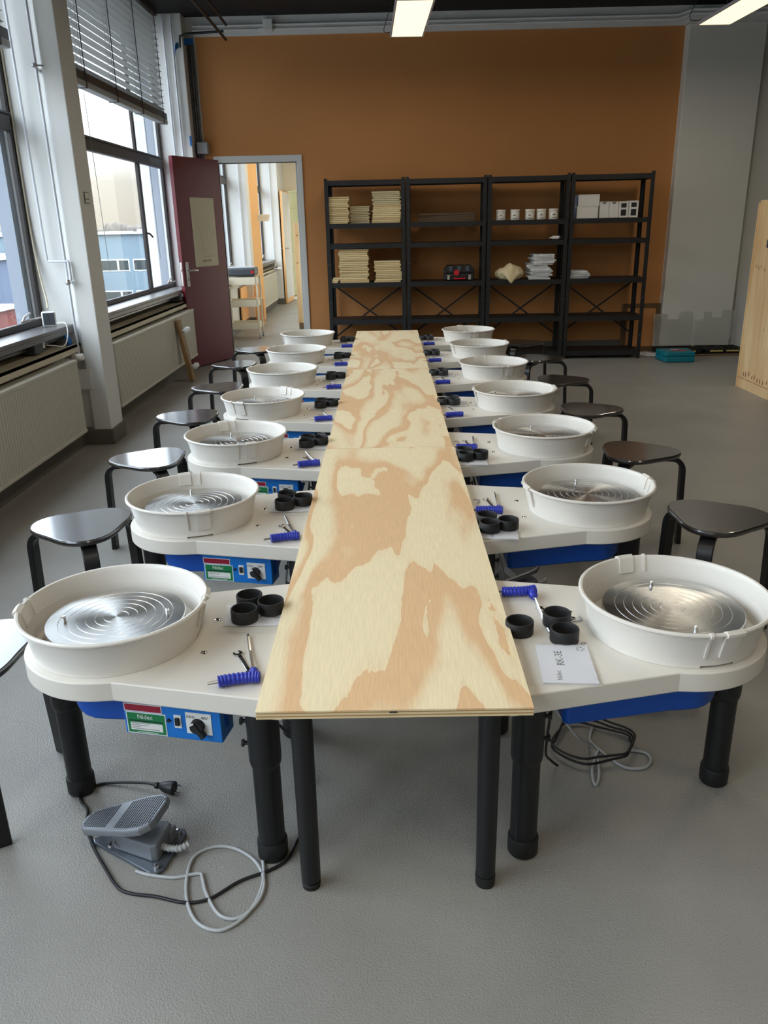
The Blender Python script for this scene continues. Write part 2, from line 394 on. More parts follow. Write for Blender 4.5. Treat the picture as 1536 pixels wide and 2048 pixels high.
tag(b.build('baseboard_left', M['plinth']), 'grey plinth along the window wall', 'baseboard', kind='structure')

def window(k, y0, y1, label):
    w = empty('window_%d' % k, (XW, y0, .86)); tag(w, label, 'window', kind='structure')
    def P(bm, name, m, **kw):
        for i, v in enumerate(bm.v): bm.v[i] = (v[0]-XW, v[1]-y0, v[2]-.86)
        return bm.build(name, m, w, **kw)
    ym = y1-.95
    fr = MB()
    t = .05
    fr.box(XW-.032, y0, .845, XW+.0, y0+t, 3.44); fr.box(XW-.032, y1-t, .845, XW, y1, 3.44)
    fr.box(XW-.032, y0+t, .845, XW, y1-t, .888); fr.box(XW-.032, y0+t, 3.38, XW, y1-t, 3.44)
    P(fr, 'window_frame', M['frame_dark'], bevel=.006)
    tr = MB().box(XW-.032, y0+t, 2.06, XW+.012, y1-t, 2.155); tr.box(XW-.02, y0+t, 2.155, XW+.022, y1-t, 2.17)
    P(tr, 'transom', M['frame_dark'], bevel=.006)
    mu = MB().box(XW-.03, ym-.03, .888, XW+.006, ym+.03, 2.06); mu.box(XW-.03, ym-.022, 2.17, XW, ym+.022, 3.38)
    P(mu, 'mullion', M['frame_dark'], bevel=.006)
    for (a, c, z0, z1) in ((y0+t, ym-.03, .888, 2.06), (ym+.03, y1-t, .888, 2.06), (y0+t, ym-.022, 2.155, 3.38), (ym+.022, y1-t, 2.155, 3.38)):
        P(MB().box(XW-.022, a-.01, z0-.01, XW-.017, c+.01, z1+.01), 'pane', M['glass'])
    # casement stay on the bottom rail
    h = MB(); h.tube([(XW+.005, y1-.38, .90), (XW+.035, y1-.33, .91), (XW+.03, y1-.12, .905)], .007, 6); h.tube([(XW+.01, y1-.36, .905), (XW+.03, y1-.36, .935), (XW+.03, y1-.28, .95)], .008, 6)
    P(h, 'window_stay', M['alu'], smooth=50)
    h = MB(); h.tube([(XW, ym+.02, 1.42), (XW+.03, ym+.03, 1.41), (XW+.04, ym+.08, 1.38)], .009, 6)
    P(h, 'window_handle', M['frame_dark'], smooth=50)
    s = MB().box(-2.56, y0, .822, -2.19, y1, .845); s.box(-2.215, y0, .79, -2.19, y1, .822)
    P(s, 'sill', M['sill'], bevel=.004)
    s = MB().box(-2.33, y0, .70, -2.15, y1, .715); s.box(-2.165, y0, .665, -2.15, y1, .715)
    P(s, 'cable_ledge', M['trunk'])
    s = MB(); s.box(-2.30, y0, .785, -2.27, y1, .80); s.tube([(-2.28, y0, .755), (-2.28, y1, .755)], .012, 6)
    P(s, 'sill_support', M['steel'])
    return w
WLAB = ['window far behind the viewer', 'window behind the viewer', 'large dark framed window at the left edge', 'large dark framed window between pillar and red door',
        'first dark framed window in the room beyond the doorway', 'second dark framed window in the room beyond the doorway']
for k in range(6): window(k+1, PIL[k][1]-(.07 if k == 3 else 0), PIL[k+1][0]+(.07 if k == 2 else 0), WLAB[k])

# outside the blinds: radiators
def radiator(y0, y1, label):
    n = int((y1-y0)/.034); b = MB(); prof = []
    for i in range(n):
        y = y0+.01+(y1-y0-.02)*i/n; d = (y1-y0-.02)/n
        prof += [(-2.098, y), (-2.098, y+d*.42), (-2.103, y+d*.55), (-2.103, y+d*.87)]
    poly = prof+[(-2.098, y1-.01), (-2.19, y1-.01), (-2.19, y0+.01)]
    o = empty('radiator', (-2.14, y0, 0)); tag(o, label, 'radiator')
    bb = MB().prism(poly, .16, .62); bb.v = [(x+2.14, y-y0, z) for x, y, z in bb.v]; bb.build('ribbed_panel', M['radiator'], o)
    g = MB().box(-2.185, y0, .615, -2.095, y1, .64); g.box(-2.185, y0, .14, -2.095, y1, .165); g.v = [(x+2.14, y-y0, z) for x, y, z in g.v]
    g.build('edge_cap', M['radiator'], o, bevel=.006)
    br = MB()
    for y in (y0+.25, y1-.25): br.box(-2.245, y, .12, -2.18, y+.03, .6)
    br.v = [(x+2.14, y-y0, z) for x, y, z in br.v]; br.build('bracket', M['radiator'], o)
    return o
radiator(2.55, 5.40, 'cream ribbed radiator under the window at the left edge')
radiator(6.18, 8.85, 'cream ribbed radiator behind the leaning castor plank')
radiator(13.6, 15.8, 'cream radiator in the room beyond the doorway')

# venetian blinds
def blind(y0, y1, zbot, label):
    o = empty('venetian_blind', (-2.29, y0, zbot)); tag(o, label, 'blind')
    L = y1-y0
    M0 = MB(); w = .03; t = R(-15)
    # slightly curved slat, tilted
    pts = []
    for i in range(5):
        u = (i/4-.5)*2
        x = u*w*math.cos(t)-.004*(1-u*u)*math.sin(t); z = -u*w*math.sin(t)+.005*(1-u*u)
        pts.append((x, z))
    vs = []; fs = []
    for yy in (0, L):
        for (x, z) in pts: vs.append((x, yy, z))
    for (x, z) in pts[::-1]: pass
    for yy in (0, L):
        for (x, z) in pts: vs.append((x+.0006, yy, z+.0012))
    for i in range(4):
        fs += [(i, i+1, 5+i+1, 5+i), (10+i, 15+i, 15+i+1, 10+i+1)]
    fs += [(0, 5, 15, 10), (4, 14, 19, 9)]
    M0.add(vs, fs)
    me = M0.mesh('slat', M['slat'], 40)
    z = .13; k = 0
    while zbot+z < 3.45:
        s = bpy.data.objects.new('slat', me); C.objects.link(s); s.parent = o; s.location = (0, 0, z); z += .058
    rl = MB().box(-.035, -.02, .045, .035, L+.02, .105); rl.build('bottom_rail', M['slat_rail'], o, bevel=.004)
    rl = MB().box(-.037, -.02, 0, .037, L+.02, .045); rl.build('rail_cap', M['slat'], o, bevel=.006)
    hr = MB().box(-.035, -.02, 3.46-zbot, .035, L+.02, 3.515-zbot); hr.build('head_rail', M['slat_rail'], o)
    n = 5
    for i in range(n):
        y = .12+(L-.24)*i/(n-1)
        cd_ = MB(); cd_.tube([(.036, y, .10), (.036, y, 3.46-zbot)], .0042, 6); cd_.build('lift_cord', M['cord_blue'], o)
        lt = MB(); zz = .13
        while zbot+zz < 3.45:
            lt.tube([(.032, y-.035, zz-.02), (-.032, y-.035, zz+.02)], .003, 4); lt.tube([(.032, y-.035, zz-.02), (-.03, y-.035, zz-.035)], .003, 4); zz += .058
        lt.tube([(.031, y-.035, .1), (.031, y-.035, 3.46-zbot)], .0025, 4)
        lt.build('ladder_tape', M['slat'], o)
        cl = MB().box(-.04, y-.012, -.004, .04, y+.012, .11); cl.build('rail_clip', M['frame_dark'], o)
    pc = MB(); pc.tube([(-.06, L*.33, 0), (-.06, L*.35, -1.35)], .0025, 5); pc.tube([(-.06, L*.84, 0), (-.06, L*.85, -1.3)], .0025, 5)
    pc.build('pull_cord', M['print_grey'], o)
    return o
blind(5.92, 9.17, 2.475, 'grey venetian blind half raised over the window by the red door')
blind(2.30, 5.48, 2.50, 'grey venetian blind at the top left corner')

# ------------------------------------------------------------------ door frame, red door
b = MB()
b.box(DX0-.03, YB-.02, 0, DX0, YB+.14, DZ); b.box(DX1, YB-.02, 0, DX1+.06, YB+.14, DZ); b.box(DX0-.03, YB-.02, DZ, DX1+.06, YB+.14, DZ+.07)
b.box(DX1-.02, YB+.03, 0, DX1-.0005, YB+.13, DZ-.0005)
tag(b.build('trim_2', M['door_frame'], bevel=.005), 'pale grey frame of the doorway', 'door frame', kind='structure')
DL = .80; dv = Vector((-2.165+1.85, 8.79-9.51, 0)).normalized(); dn = Vector((-dv.y, dv.x, 0))
if dn.x < 0: dn = -dn
dr = empty('door_1', (-1.825, 9.50, 0)); dr.rotation_euler = (0, 0, math.atan2(dv.y, dv.x)); tag(dr, 'burgundy red door standing open against the window wall', 'door', kind='structure')
# local: x along the leaf, +y = room side (check: rot*(0,1)= dn?)
ny = 1 if Vector((-dv.y, dv.x, 0)).dot(dn) > 0 else -1
b = MB().box(0, -.045*ny if ny > 0 else 0, .012, DL, 0 if ny > 0 else .045, 2.15); b.build('door_leaf', M['door'], dr, bevel=.003)
yo = .0
pl = MB().box(DL-.09, yo, .87, DL-.045, yo+.008*ny, 1.12); pl.build('handle_plate', M['alu'], dr, bevel=.003)
hl = MB(); hl.tube([(DL-.068, 0, 1.035), (DL-.068, .045*ny, 1.035)], .010, 10); hl.tube([(DL-.068, .045*ny, 1.035), (DL-.10, .05*ny, 1.035), (DL-.19, .048*ny, 1.03)], .010, 10)
hl.build('door_handle', M['chrome'], dr, smooth=50)
kh = MB().box(DL-.073, .008*ny, .93, DL-.063, .0095*ny, .96); kh.build('keyhole', M['print_black'], dr)
lk = MB().box(DL, -.035*ny, .88, DL+.003, -.012*ny, 1.12); lk.box(DL+.003, -.03*ny, 1.03, DL+.012, -.018*ny, 1.05, 0); lk.build('lock_plate', M['alu'], dr)
hl = MB(); hl.tube([(DL-.068, -.045*ny, 1.035), (DL-.068, -.09*ny, 1.035), (DL-.17, -.092*ny, 1.03)], .010, 8); hl.build('door_handle', M['chrome'], dr, smooth=50)
# poster on the door (own thing)
po = empty('poster', (-1.825, 9.50, 1.41)); po.rotation_euler = dr.rotation_euler; tag(po, 'tall beige city map poster taped to the red door', 'poster')
PX0, PX1 = .155, .575
MB().box(PX0, .001*ny, -.35, PX1, .0025*ny, .35).build('sheet', M['poster'], po)
ln = MB()
def seg(pts, w=.0015):
    for a, c in zip(pts[:-1], pts[1:]):
        a = Vector(a); c = Vector(c); d = (c-a).normalized(); q = Vector((-d.y, d.x))*w
        vs = [(PX1-p[0], .0032*ny, p[1]) for p in (a-q, c-q, c+q, a+q)]
        ln.add(vs, [(0, 1, 2, 3)])
seg([(.04, .28), (.06, .12), (.10, .05), (.14, -.0), (.145, -.08), (.17, -.20), (.16, -.25), (.25, -.245), (.38, -.25)])
r2 = random.Random(3)
for _ in range(120):
    x, y = r2.uniform(.03, .39), r2.uniform(-.23, .32); a = r2.choice((0, PI/2, .5, 2.1)); l = r2.uniform(.02, .09)
    x2, y2 = x+l*math.cos(a), y+l*math.sin(a)
    if .02 < x2 < .40 and -.24 < y2 < .33: seg([(x, y), (x2, y2)], .0004)
ln.build('map_lines', M['print_grey'], po)
u = Vector((-1, 0, 0)); v = Vector((0, 0, 1))
text('lettering', 'EINDHOVEN', .028, M['print_black'], po, frame_matrix((.365, .0032*ny, -.292), u, v))

# ================================================================== PIPES, BOXES ON WALLS
def pipe(name, pts, r, m, label, cat, n=8, extra=None):
    b = MB().tube(pts, r, n)
    if extra: extra(b)
    return tag(b.build(name, m, smooth=50), label, cat)
pipe('heating_pipe', [(-2.15, 5.585, .64), (-2.155, 5.585, 3.5)], .009, M['pipe_white'], 'long thin white pipe on the pillar between the windows', 'pipe',
     extra=lambda b: [b.tube([(-2.15, 5.585, z), (-2.15, 5.66, z)], .012, 8) for z in (1.13, 2.4)])
pipe('heating_pipe', [(-2.125, 5.575, 1.14), (-2.125, 5.575, 1.258), (-2.128, 5.575, 1.264), (-2.27, 5.60, 1.264), (-2.278, 5.60, 1.27), (-2.30, 5.60, 3.5)], .009, M['pipe_white'], 'stepped white pipe beside the long straight pipe on the pillar', 'pipe')
def valve_body(name, loc, label):
    o = empty(name, loc); tag(o, label, 'valve')
    MB().tube([(-.03, 0, 0), (.02, 0, 0)], .016, 10).build('body', M['chrome'], o, smooth=40)
    MB().tube([(.02, 0, 0), (.035, 0, 0), (.095, 0, 0), (.10, 0, 0)], [.014, .024, .024, .02], 12).build('knob', M['white_plastic'], o, smooth=40)
    return o
valve_body('radiator_valve', (-2.19, 5.50, .64), 'white thermostatic knob at the end of the left edge radiator')
valve_body('radiator_valve', (-2.12, 15.9, .70), 'white thermostatic knob on the radiator beyond the doorway')
o = empty('pipe_valve', (-2.14, 5.555, 1.13)); tag(o, 'small chrome ball valve on the white pillar pipes', 'valve')
MB().lathe([(.0, -.02), (.014, -.016), (.02, 0), (.014, .016), (0, .02)], 12).build('body', M['chrome'], o, smooth=60)
MB().tube([(0, 0, 0), (.05, -.01, .008)], .007, 6).build('lever', M['chrome'], o)
for z, nm in ((2.42, 'small dark clamp high on the white pillar pipe'),):
    o = empty('pipe_clamp', (-2.152, 5.56, z)); tag(o, nm, 'clamp'); MB().lathe([(.009, -.012), (.018, -.008), (.018, .008), (.009, .012)], 12).build('ring', M['steel'], o, smooth=40); MB().tube([(0, 0, 0), (.05, .02, 0)], .005, 6).build('screw', M['steel'], o)
pipe('heating_pipe', [(-2.16, 9.335, 2.0), (-2.16, 9.335, 3.5)], .010, M['pipe_white'], 'thin pipe on the corner pillar ending above the red door', 'pipe')
pipe('heating_pipe', [(-2.245, 9.335, .8), (-2.245, 9.335, 3.5)], .010, M['pipe_white'], 'thin straight pipe beside the far window frame', 'pipe')
pipe('heating_pipe', [(-2.2, 12.92, .8), (-2.2, 12.92, 3.4)], .012, M['pipe_white'], 'thin pipe on the first pillar beyond the doorway', 'pipe')
pipe('heating_pipe', [(-2.2, 16.37, .7), (-2.2, 16.37, 3.4)], .012, M['pipe_white'], 'thin pipe on the end pillar beyond the doorway', 'pipe')
o = empty('conduit_bundle', (-2.02, YB-.03, 1.9)); tag(o, 'dark grey conduits running down beside the orange wall', 'conduit')
for dx in (-.028, 0, .026): MB().tube([(dx, 0, 0), (dx, 0, 1.40)], .012, 8).build('conduit', M['pipe_grey'], o, smooth=50)
o = empty('junction_box', (-1.975, YB-.05, 2.27)); tag(o, 'grey junction box at the edge of the orange wall above the door', 'junction box')
MB().box(-.06, -.045, -.06, .06, .05, .06).build('box_body', M['grey_plastic'], o, bevel=.006); MB().box(-.055, -.052, -.055, .055, -.044, .055).build('box_lid', M['grey_plastic'], o, bevel=.004)
o = empty('junction_box', (-1.19, YB-.04, 3.42)); tag(o, 'white junction box on the pipes above the orange wall', 'junction box')
MB().box(-.05, -.05, -.055, .05, .04, .055).build('box_body', M['white_wall'], o, bevel=.006)
for z, nm in ((3.425, 'upper white conduit above the orange wall'), (3.385, 'lower white conduit above the orange wall')):
    pipe('wall_conduit', [(-1.98, YB-.05, z), (3.05, YB-.05, z), (3.16, 9.38, z+.02), (6.5, 9.38, z+.02)], .011, M['white_wall'], nm, 'conduit')
o = empty('blue_tape', (-2.03, 9.5, 3.27)); tag(o, 'strip of blue tape in the upper corner beside the orange wall', 'tape')
MB().sweep([(-.11, -.20, -.14), (-.10, -.18, -.06), (-.04, -.08, .0), (.05, -.01, .02)], (.03, .002), (0, .2, 1)).build('tape_strip', M['tape_blue'], o)
b = MB().box(-2.075, 9.33, 2.28, -2.055, 9.345, 2.38); tag(b.build('blue_sticker', M['tape_blue']), 'small blue sticker on the corner pillar', 'sticker')
o = empty('wall_sign', (-1.997, 5.72, 1.66)); tag(o, 'tiny square sign with grey border on the pillar', 'sign')
MB().box(0, -.04, -.035, .004, .04, .035).build('plate', M['print_grey'], o); MB().box(.004, -.034, -.005, .005, .034, .03).build('upper_field', M['grey_wall'], o); MB().box(.004, -.034, -.03, .005, .034, -.012).build('lower_field', M['grey_wall'], o)

# ceiling pieces
for i, (a, c) in enumerate((((-1.72, 6.6, 3.42), (-1.62, 9.40, 3.28)), ((-1.60, 6.6, 3.46), (-1.58, 9.25, 3.38)))):
    pipe('ceiling_rod', [a, c], .014, M['pipe_black'], ['lower black rod hanging under the ceiling at the left', 'upper black rod under the ceiling at the left'][i], 'rod')
pipe('black_pipe', [(-2.08, 9.30, 3.20), (-2.07, 9.30, 3.30), (-2.0, 9.30, 3.32), (-1.62, 9.30, 3.335)], .012, M['pipe_black'], 'short black pipe from the corner pillar to the rods', 'pipe')
o = empty('ceiling_vent', (.64, 8.75, CEIL)); tag(o, 'round grey ceiling vent behind the middle lamp', 'vent')
MB().lathe([(.16, 0), (.16, -.02), (.13, -.035), (.125, -.01)], 32).build('outer_ring', M['grey_plastic'], o, smooth=40); MB().lathe([(.10, -.01), (.10, -.03), (.07, -.045), (0, -.045)], 32).build('inner_dish', M['grey_plastic'], o, smooth=40)

def lamp(x, y0, z, rz, label, L=1.24, w=.295):
    o = empty('panel_lamp', (x, y0, z), rz); tag(o, label, 'lamp', 'flat panel lamps hanging from the ceiling')
    fr = MB(); t = .014
    fr.box(-w/2, 0, 0, -w/2+t, L, .022); fr.box(w/2-t, 0, 0, w/2, L, .022); fr.box(-w/2+t, 0, 0, w/2-t, t, .022); fr.box(-w/2+t, L-t, 0, w/2-t, L, .022); fr.box(-w/2+t, t, .012, w/2-t, L-t, .022)
    fr.build('lamp_frame', M['lamp_frame'], o)
    MB().box(-w/2+t, t, .003, w/2-t, L-t, .010).build('diffuser', M['lamp_diffuser'], o)
    for yy in (.25, L-.25):
        wr = MB().tube([(0, yy, .02), (0, yy, CEIL-z)], .0015, 5); wr.build('suspension_wire', M['steel'], o)
    cb = MB().tube(smooth_path([(-w/2+.02, L-.12, .02), (-w/2-.05, L+.02, .05), (-w/2-.02, L+.03, .16), (-.02, L-.2, CEIL-z)]), .003, 5); cb.build('lamp_cable', M['black_cable'], o)
    ld = bpy.data.lights.new('lamp_light', 'AREA'); ld.shape = 'RECTANGLE'; ld.size = w-.03; ld.size_y = L-.03; ld.energy = LAMP_POWER; ld.color = (1.0, .90, .74)
    lo = bpy.data.objects.new('lamp_light', ld); C.objects.link(lo); lo.parent = o; lo.location = (0, L/2, -.004)
    return o
lamp(.245, 6.80, 3.0, R(1.6), 'glowing flat panel lamp at the top centre')
lamp(2.87, 6.62, 3.0, R(1.6), 'glowing flat panel lamp at the top right corner')
LL = ['unseen added fill lamp above the nearest plywood seam', 'unseen added fill lamp above the second right hand stool', 'unseen added fill lamp above the viewer', 'unseen added fill lamp right of the viewer', 'unseen added fill lamp far behind the viewer', 'unseen added fill lamp behind and right of the viewer']
for i, (x, y) in enumerate(((.2, 3.4), (2.85, 3.3), (.2, 0), (2.85, 0), (.2, -3.4), (2.85, -3.4))):  # panel lamps out of view, added as warm fill light for the room
    lamp(x, y, 3.0, R(1.6), LL[i])

# ================================================================== PLYWOOD TABLES
def ply_table(y0, y1, x0, x1, m, label, legs, skew=0.0):
    o = empty('plywood_table', (0, y0, 0)); tag(o, label, 'table', 'plywood tables in one long row')
    L = y1-y0; z1 = .4986; t = .0195
    MB().box(x0, 0, z1-.004, x1, L, z1).build('tabletop', m, o)
    ed = MB(); zz = z1-.004; ths = (.0035, .0042, .0038, .004)
    for i, th in enumerate(ths):
        ins = .0012 if i % 2 == 0 else 0.0004
        ed.box(x0+ins, ins, zz-th, x1-ins, L-ins, zz, 0 if i % 2 else 1); zz -= th
    ed.build('plywood_layers', [M['ply_edge_l'], M['ply_edge_d']], o)
    for (lx, ly, foot) in legs:
        lg = MB().tube([(lx, ly, zz), (lx, ly, .022 if foot else .03)], [.0245, .0225], 20); lgo = lg.build('leg', M['black_metal'], o, smooth=40)
        ft = MB()
        if foot: ft.lathe([(0, .0), (.021, 0), (.022, .012), (.014, .016), (0, .016)], 16, cx=lx, cy=ly); ft.build('foot', M['black_rubber'], lgo, smooth=50); MB().lathe([(.012, .013), (.010, .024), (.010, .03)], 12, cx=lx, cy=ly).build('foot_screw', M['chrome'], lgo, smooth=50)
        else: ft.lathe([(0, 0), (.022, 0), (.0235, .004), (.0235, .03)], 16, cx=lx, cy=ly); ft.build('foot', M['black_rubber'], lgo, smooth=50)
    return o
ply_table(1.430, 3.512, -.293, .290, M['ply1'], 'nearest plywood table with bold wavy grain', [(-.203, .035, True), (.203, .035, False), (-.2, 1.95, False), (.2, 1.95, False)])
ply_table(3.515, 5.612, -.290, .282, M['ply2'], 'middle plywood table between two seams', [(-.2, .06, False), (.2, .06, False), (-.2, 2.0, False), (.2, 2.0, False)])
ply_table(5.615, 7.76, -.298, .279, M['ply3'], 'farthest plywood table nearest the shelves', [(-.2, .06, False), (.2, .06, False), (-.2, 2.05, False), (.2, 2.05, False)])
tag(MB().box(-.012, 1.4285, .4915, .004, 1.4305, .4945).build('black_chip', M['print_black']), 'tiny black mark on the front edge of the nearest plywood', 'mark')

# ================================================================== POTTERY WHEELS
TZ = .475
def arc(cx, cy, r, a0, a1, n, sx_=1.0, sy_=1.0): return [(cx+r*sx_*math.cos(a0+(a1-a0)*i/n), cy+r*sy_*math.sin(a0+(a1-a0)*i/n)) for i in range(n+1)]
def make_wheel():
    o = empty('pottery_wheel')
    rt = .226
    a0 = math.atan2(-.222, .05)
    outline = [(.45, -.312), (.45, .312), (.05, .222)] + arc(0, 0, rt, -a0+.0, 2*PI+a0, 40)[1:-1] + [(.05, -.222)]
    # table top: skirt with slight inward roll, softened upper edge
    n = len(outline)
    def inset(d): 
        out = []
        for i in range(n):
            p0, p1, p2 = Vector(outline[i-1]), Vector(outline[i]), Vector(outline[(i+1) % n])
            d1 = (p1-p0).normalized(); d2 = (p2-p1).normalized(); nn = (Vector((-d1.y, d1.x))+Vector((-d2.y, d2.x))).normalized()
            k = d/max(.5, nn.dot(Vector((-d1.y, d1.x)))); out.append(p1+nn*k)
        return out
    rings = [(inset(0.002), TZ-.050), (inset(0), TZ-.047), (inset(0), TZ-.003), (inset(.0012), TZ-.0008), (inset(.0035), TZ)]
    b = MB(); vs = [(p[0], p[1], z) for ring, z in rings for p in ring]; fs = []
    for k in range(len(rings)-1):
        for i in range(n): fs.append((k*n+i, k*n+(i+1) % n, (k+1)*n+(i+1) % n, (k+1)*n+i))
    fs.append(tuple(range((len(rings)-1)*n, len(rings)*n)))
    fs.append(tuple(range(n-1, -1, -1)))
    b.add(vs, fs); b.build('table_top', M['table_white'], o, smooth=12)
    for sy_ in (-.092, .082):
        sc = MB().lathe([(0, TZ+.0025), (.006, TZ+.002), (.0085, TZ+.0005)], 12, cx=.237, cy=sy_); sc.box(.231, sy_-.001, TZ+.001, .243, sy_+.001, TZ+.0031, 1)
        sc.build('table_screw', [M['chrome'], M['print_black']], o, smooth=40)
    # splash pan
    N = 90
    prof = [(.204, .000), (.2075, .032), (.213, .057), (.2145, .058), (.2215, .086), (.2235, .091), (.2285, .0915), (.2325, .0945), (.2325, .0985), (.2285, .1015), (.2235, .1005), (.2205, .096), (.2185, .086), (.2045, .006), (.14, .006), (.135, .0)]
    NW = 5
    def skip(i, j):
        a = (i+.5)*360/N; a = (a+180) % 360-180
        return j == 0 and (abs(a) < 11)
    pan = MB().lathe(prof, N, skip=skip, closed=False).build('splash_pan', M['white_plastic'], o, smooth=35, loc=(0, 0, TZ+.0005))
    for ca in (0, 180):
        for (q0, q1, dr, z0) in ((-11.0, -9.3, .0046, .03), (-1.6, 9.6, .0075, .020)):
            c = [(.2075+dr, z0 if dr < .005 else z0+.01), (.2145+dr, .058), (.2225+dr, .088), (.2335+dr*.6, .093), (.2345+dr*.6, .1005), (.2285, .1035+dr*.4), (.2205-dr*.3, .0995), (.2165-dr*.4, .086), (.2115-dr*.4, .06), (.2155, .06), (.2195, .086), (.2245, .097), (.2260, .090), (.2135, .055), (.2075, .03)]
            MB().lathe(c, 5, a0=R(ca+q0), a1=R(ca+q1), closed=True).build('pan_clip', M['white_plastic'], pan, smooth=35)
    # wheel head with turned grooves
    rh = .172; zt = .056
    prof = [(0, zt)]
    for g in (.030, .052, .074, .096, .118, .140):
        prof += [(g-.0008, zt), (g, zt-.0009), (g+.0008, zt)]
    prof += [(rh-.002, zt), (rh, zt-.002), (rh, zt-.011), (rh-.03, zt-.012), (.05, zt-.013), (.04, .0)]
    wh = MB().lathe(prof, 96).build('wheel_head', M['disc'], o, loc=(0, 0, TZ))
    for s in (-1, 1):
        MB().lathe([(0, zt+.0125), (.0035, zt+.0125), (.0048, zt+.0105), (.0048, zt+.006), (.0036, zt+.005), (.0048, zt+.004), (.0048, zt)], 10, cx=s*.127).build('bat_pin', M['chrome'], wh, smooth=40)
    # legs
    for (lx, ly, inner) in ((.397, -.25, True), (.397, .25, True), (-.165, .0, False)):
        up = MB().lathe([(.038, TZ-.044), (.038, .285), (.036, .272), (.0325, .268)], 28, cx=lx, cy=ly); up.lathe([(.0325, .27), (.0325, .04)], 28, cx=lx, cy=ly)
        lg = up.build('leg', M['black_metal'], o, smooth=35)
        MB().lathe([(.031, .052), (.0355, .051), (.037, .047), (.037, .006), (.033, .0), (0, 0)], 28, cx=lx, cy=ly).build('foot_cap', M['black_rubber'], lg, smooth=40)
        if inner:
            for z in (.385, .325):
                bt = MB().cyl((lx-.036, ly, z), (lx-.048, ly, z), .005, 8); bt.cyl((lx-.046, ly, z), (lx-.052, ly, z), .009, 6); bt.build('leg_bolt', M['black_metal'], lg)
        else:
            hb = MB()
            for z in (.13, .16, .19, .22, .25): hb.cyl((lx+.030*math.cos(2.45), ly+.030*math.sin(2.45), z), (lx+.0332*math.cos(2.45), ly+.0332*math.sin(2.45), z), .003, 6)
            hb.build('leg_hole', M['steel'], lg)
    # motor housing
    ho = [(.30, -.222), (.31, -.21), (.31, .21), (.30, .222), (.05, .172)] + arc(.0, 0, 1, PI/2+.0, 1.5*PI, 14, .115, .168) + [(.05, -.172)]
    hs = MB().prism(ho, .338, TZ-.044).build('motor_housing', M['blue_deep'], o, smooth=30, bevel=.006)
    # control box on the front side, face along the slanted table edge
    p0 = Vector((.056, -.188, .315)); p1 = Vector((.298, -.238, .315)); u = (p1-p0).normalized(); W_ = (p1-p0).length; v = Vector((0, 0, 1)); nrm = u.cross(v)
    FMx = frame_matrix(p0, u, v)
    cb = MB().box(0, 0, -.07, W_, .114, 0, 0, FMx); cbo = cb.build('control_box', M['blue_box'], o, bevel=.003)
    def plate(name, x0, y0, x1, y1, m, d=.0012, base=0.0): return MB().box(x0, y0, base, x1, y1, base+d, 0, FMx).build(name, m, cbo)
    plate('green_plate_border', .006, .003, .108, .0625, M['label_white'], .0008); plate('green_plate', .0085, .0055, .1055, .060, M['green_label'], .0012)
    plate('serial_panel', .016, .013, .098, .034, M['label_white'], .0016)
    for i, (a, c) in enumerate(((.018, .066), (.018, .058), (.018, .040), (.018, .090))): plate('print_line', a, .031-i*.0048, c, .0324-i*.0048, M['print_grey'], .0018)
    plate('print_line', .013, .0375, .10, .0405, M['print_black'], .0014); plate('print_line', .03, .0075, .085, .009, M['label_white'], .0014)
    plate('red_plate_border', .003, .064, .100, .085, M['label_white'], .0008); plate('red_plate', .005, .066, .098, .083, M['red_label'], .0012)
    def T(bd, x, y, s, m): text('lettering', bd, s, m, cbo, frame_matrix(p0+u*x+v*y+nrm*.0018, u, v))
    T('Nidec', .055, .0505, .0165, M['label_white'])
    plate('switch_plate', .130, .031, .148, .066, M['label_white'], .002)
    MB().box(.134, .040, .002, .144, .060, .008, 0, FMx @ Matrix.Rotation(R(0), 4, 'X')).build('rocker_switch', M['print_black'], cbo, bevel=.001)
    MB().cyl(p0+u*.116+v*.049, p0+u*.116+v*.049+nrm*.004, .0045, 10).build('indicator', M['print_black'], cbo)
    plate('dial_plate', .160, .020, .224, .077, M['label_white'], .0015)
    T('FWD', .173, .065, .0095, M['print_black']); T('REV', .208, .065, .0095, M['print_black'])
    c = p0+u*.190+v*.045
    kn = MB().tube([c+nrm*.001, c+nrm*.016], [.0175, .0155], 20)
    kd = (u*.55-v*.8).normalized(); kw = nrm.cross(kd)
    kn.add([c+kd*a+kw*b_+nrm*h for h in (.004, .019) for (a, b_) in ((-.012, -.006), (.030, -.005), (.030, .005), (-.012, .006))], [(0, 3, 2, 1), (4, 5, 6, 7), (0, 1, 5, 4), (1, 2, 6, 5), (2, 3, 7, 6), (3, 0, 4, 7)])
    kn.build('dial_knob', M['print_black'], cbo, smooth=35)
    c2 = c-kd*.012; MB().add([c2+kd*a+kw*b_+nrm*.0195 for (a, b_) in ((-.004, -.0055), (.000, -.0055), (.000, .0055), (-.004, .0055))], [(0, 1, 2, 3)]).build('dial_mark', M['label_white'], cbo)
    ce = p0+u*(W_-.001)+v*.085-nrm*.03
    MB().tube([ce, ce+u*.018, ce+u*.02, ce+u*.04], [.007, .007, .005, .004], 10).build('connector', M['chrome'], cbo, smooth=40)
    MB().tube(smooth_path([ce+u*.04, ce+u*.075+Vector((0, .01, .004)), ce+u*.10+Vector((0, .06, -.03)), ce+u*.08+Vector((0, .16, -.05)), ce+u*.03+Vector((0, .22, -.08))]), .004, 6).build('connector_cable', M['grey_cable'], cbo, smooth=50)
    return o
WL = [1.815, 2.69, 3.55, 4.40, 5.28, 6.16, 7.09]; WR = [1.815, 2.717, 3.57, 4.456, 5.39, 6.273, 7.149]
PANL = [6, -73, -68, -118, 172, -25, 10]; HEADL = [8, 108, 112, 120, 20, 150, 80]
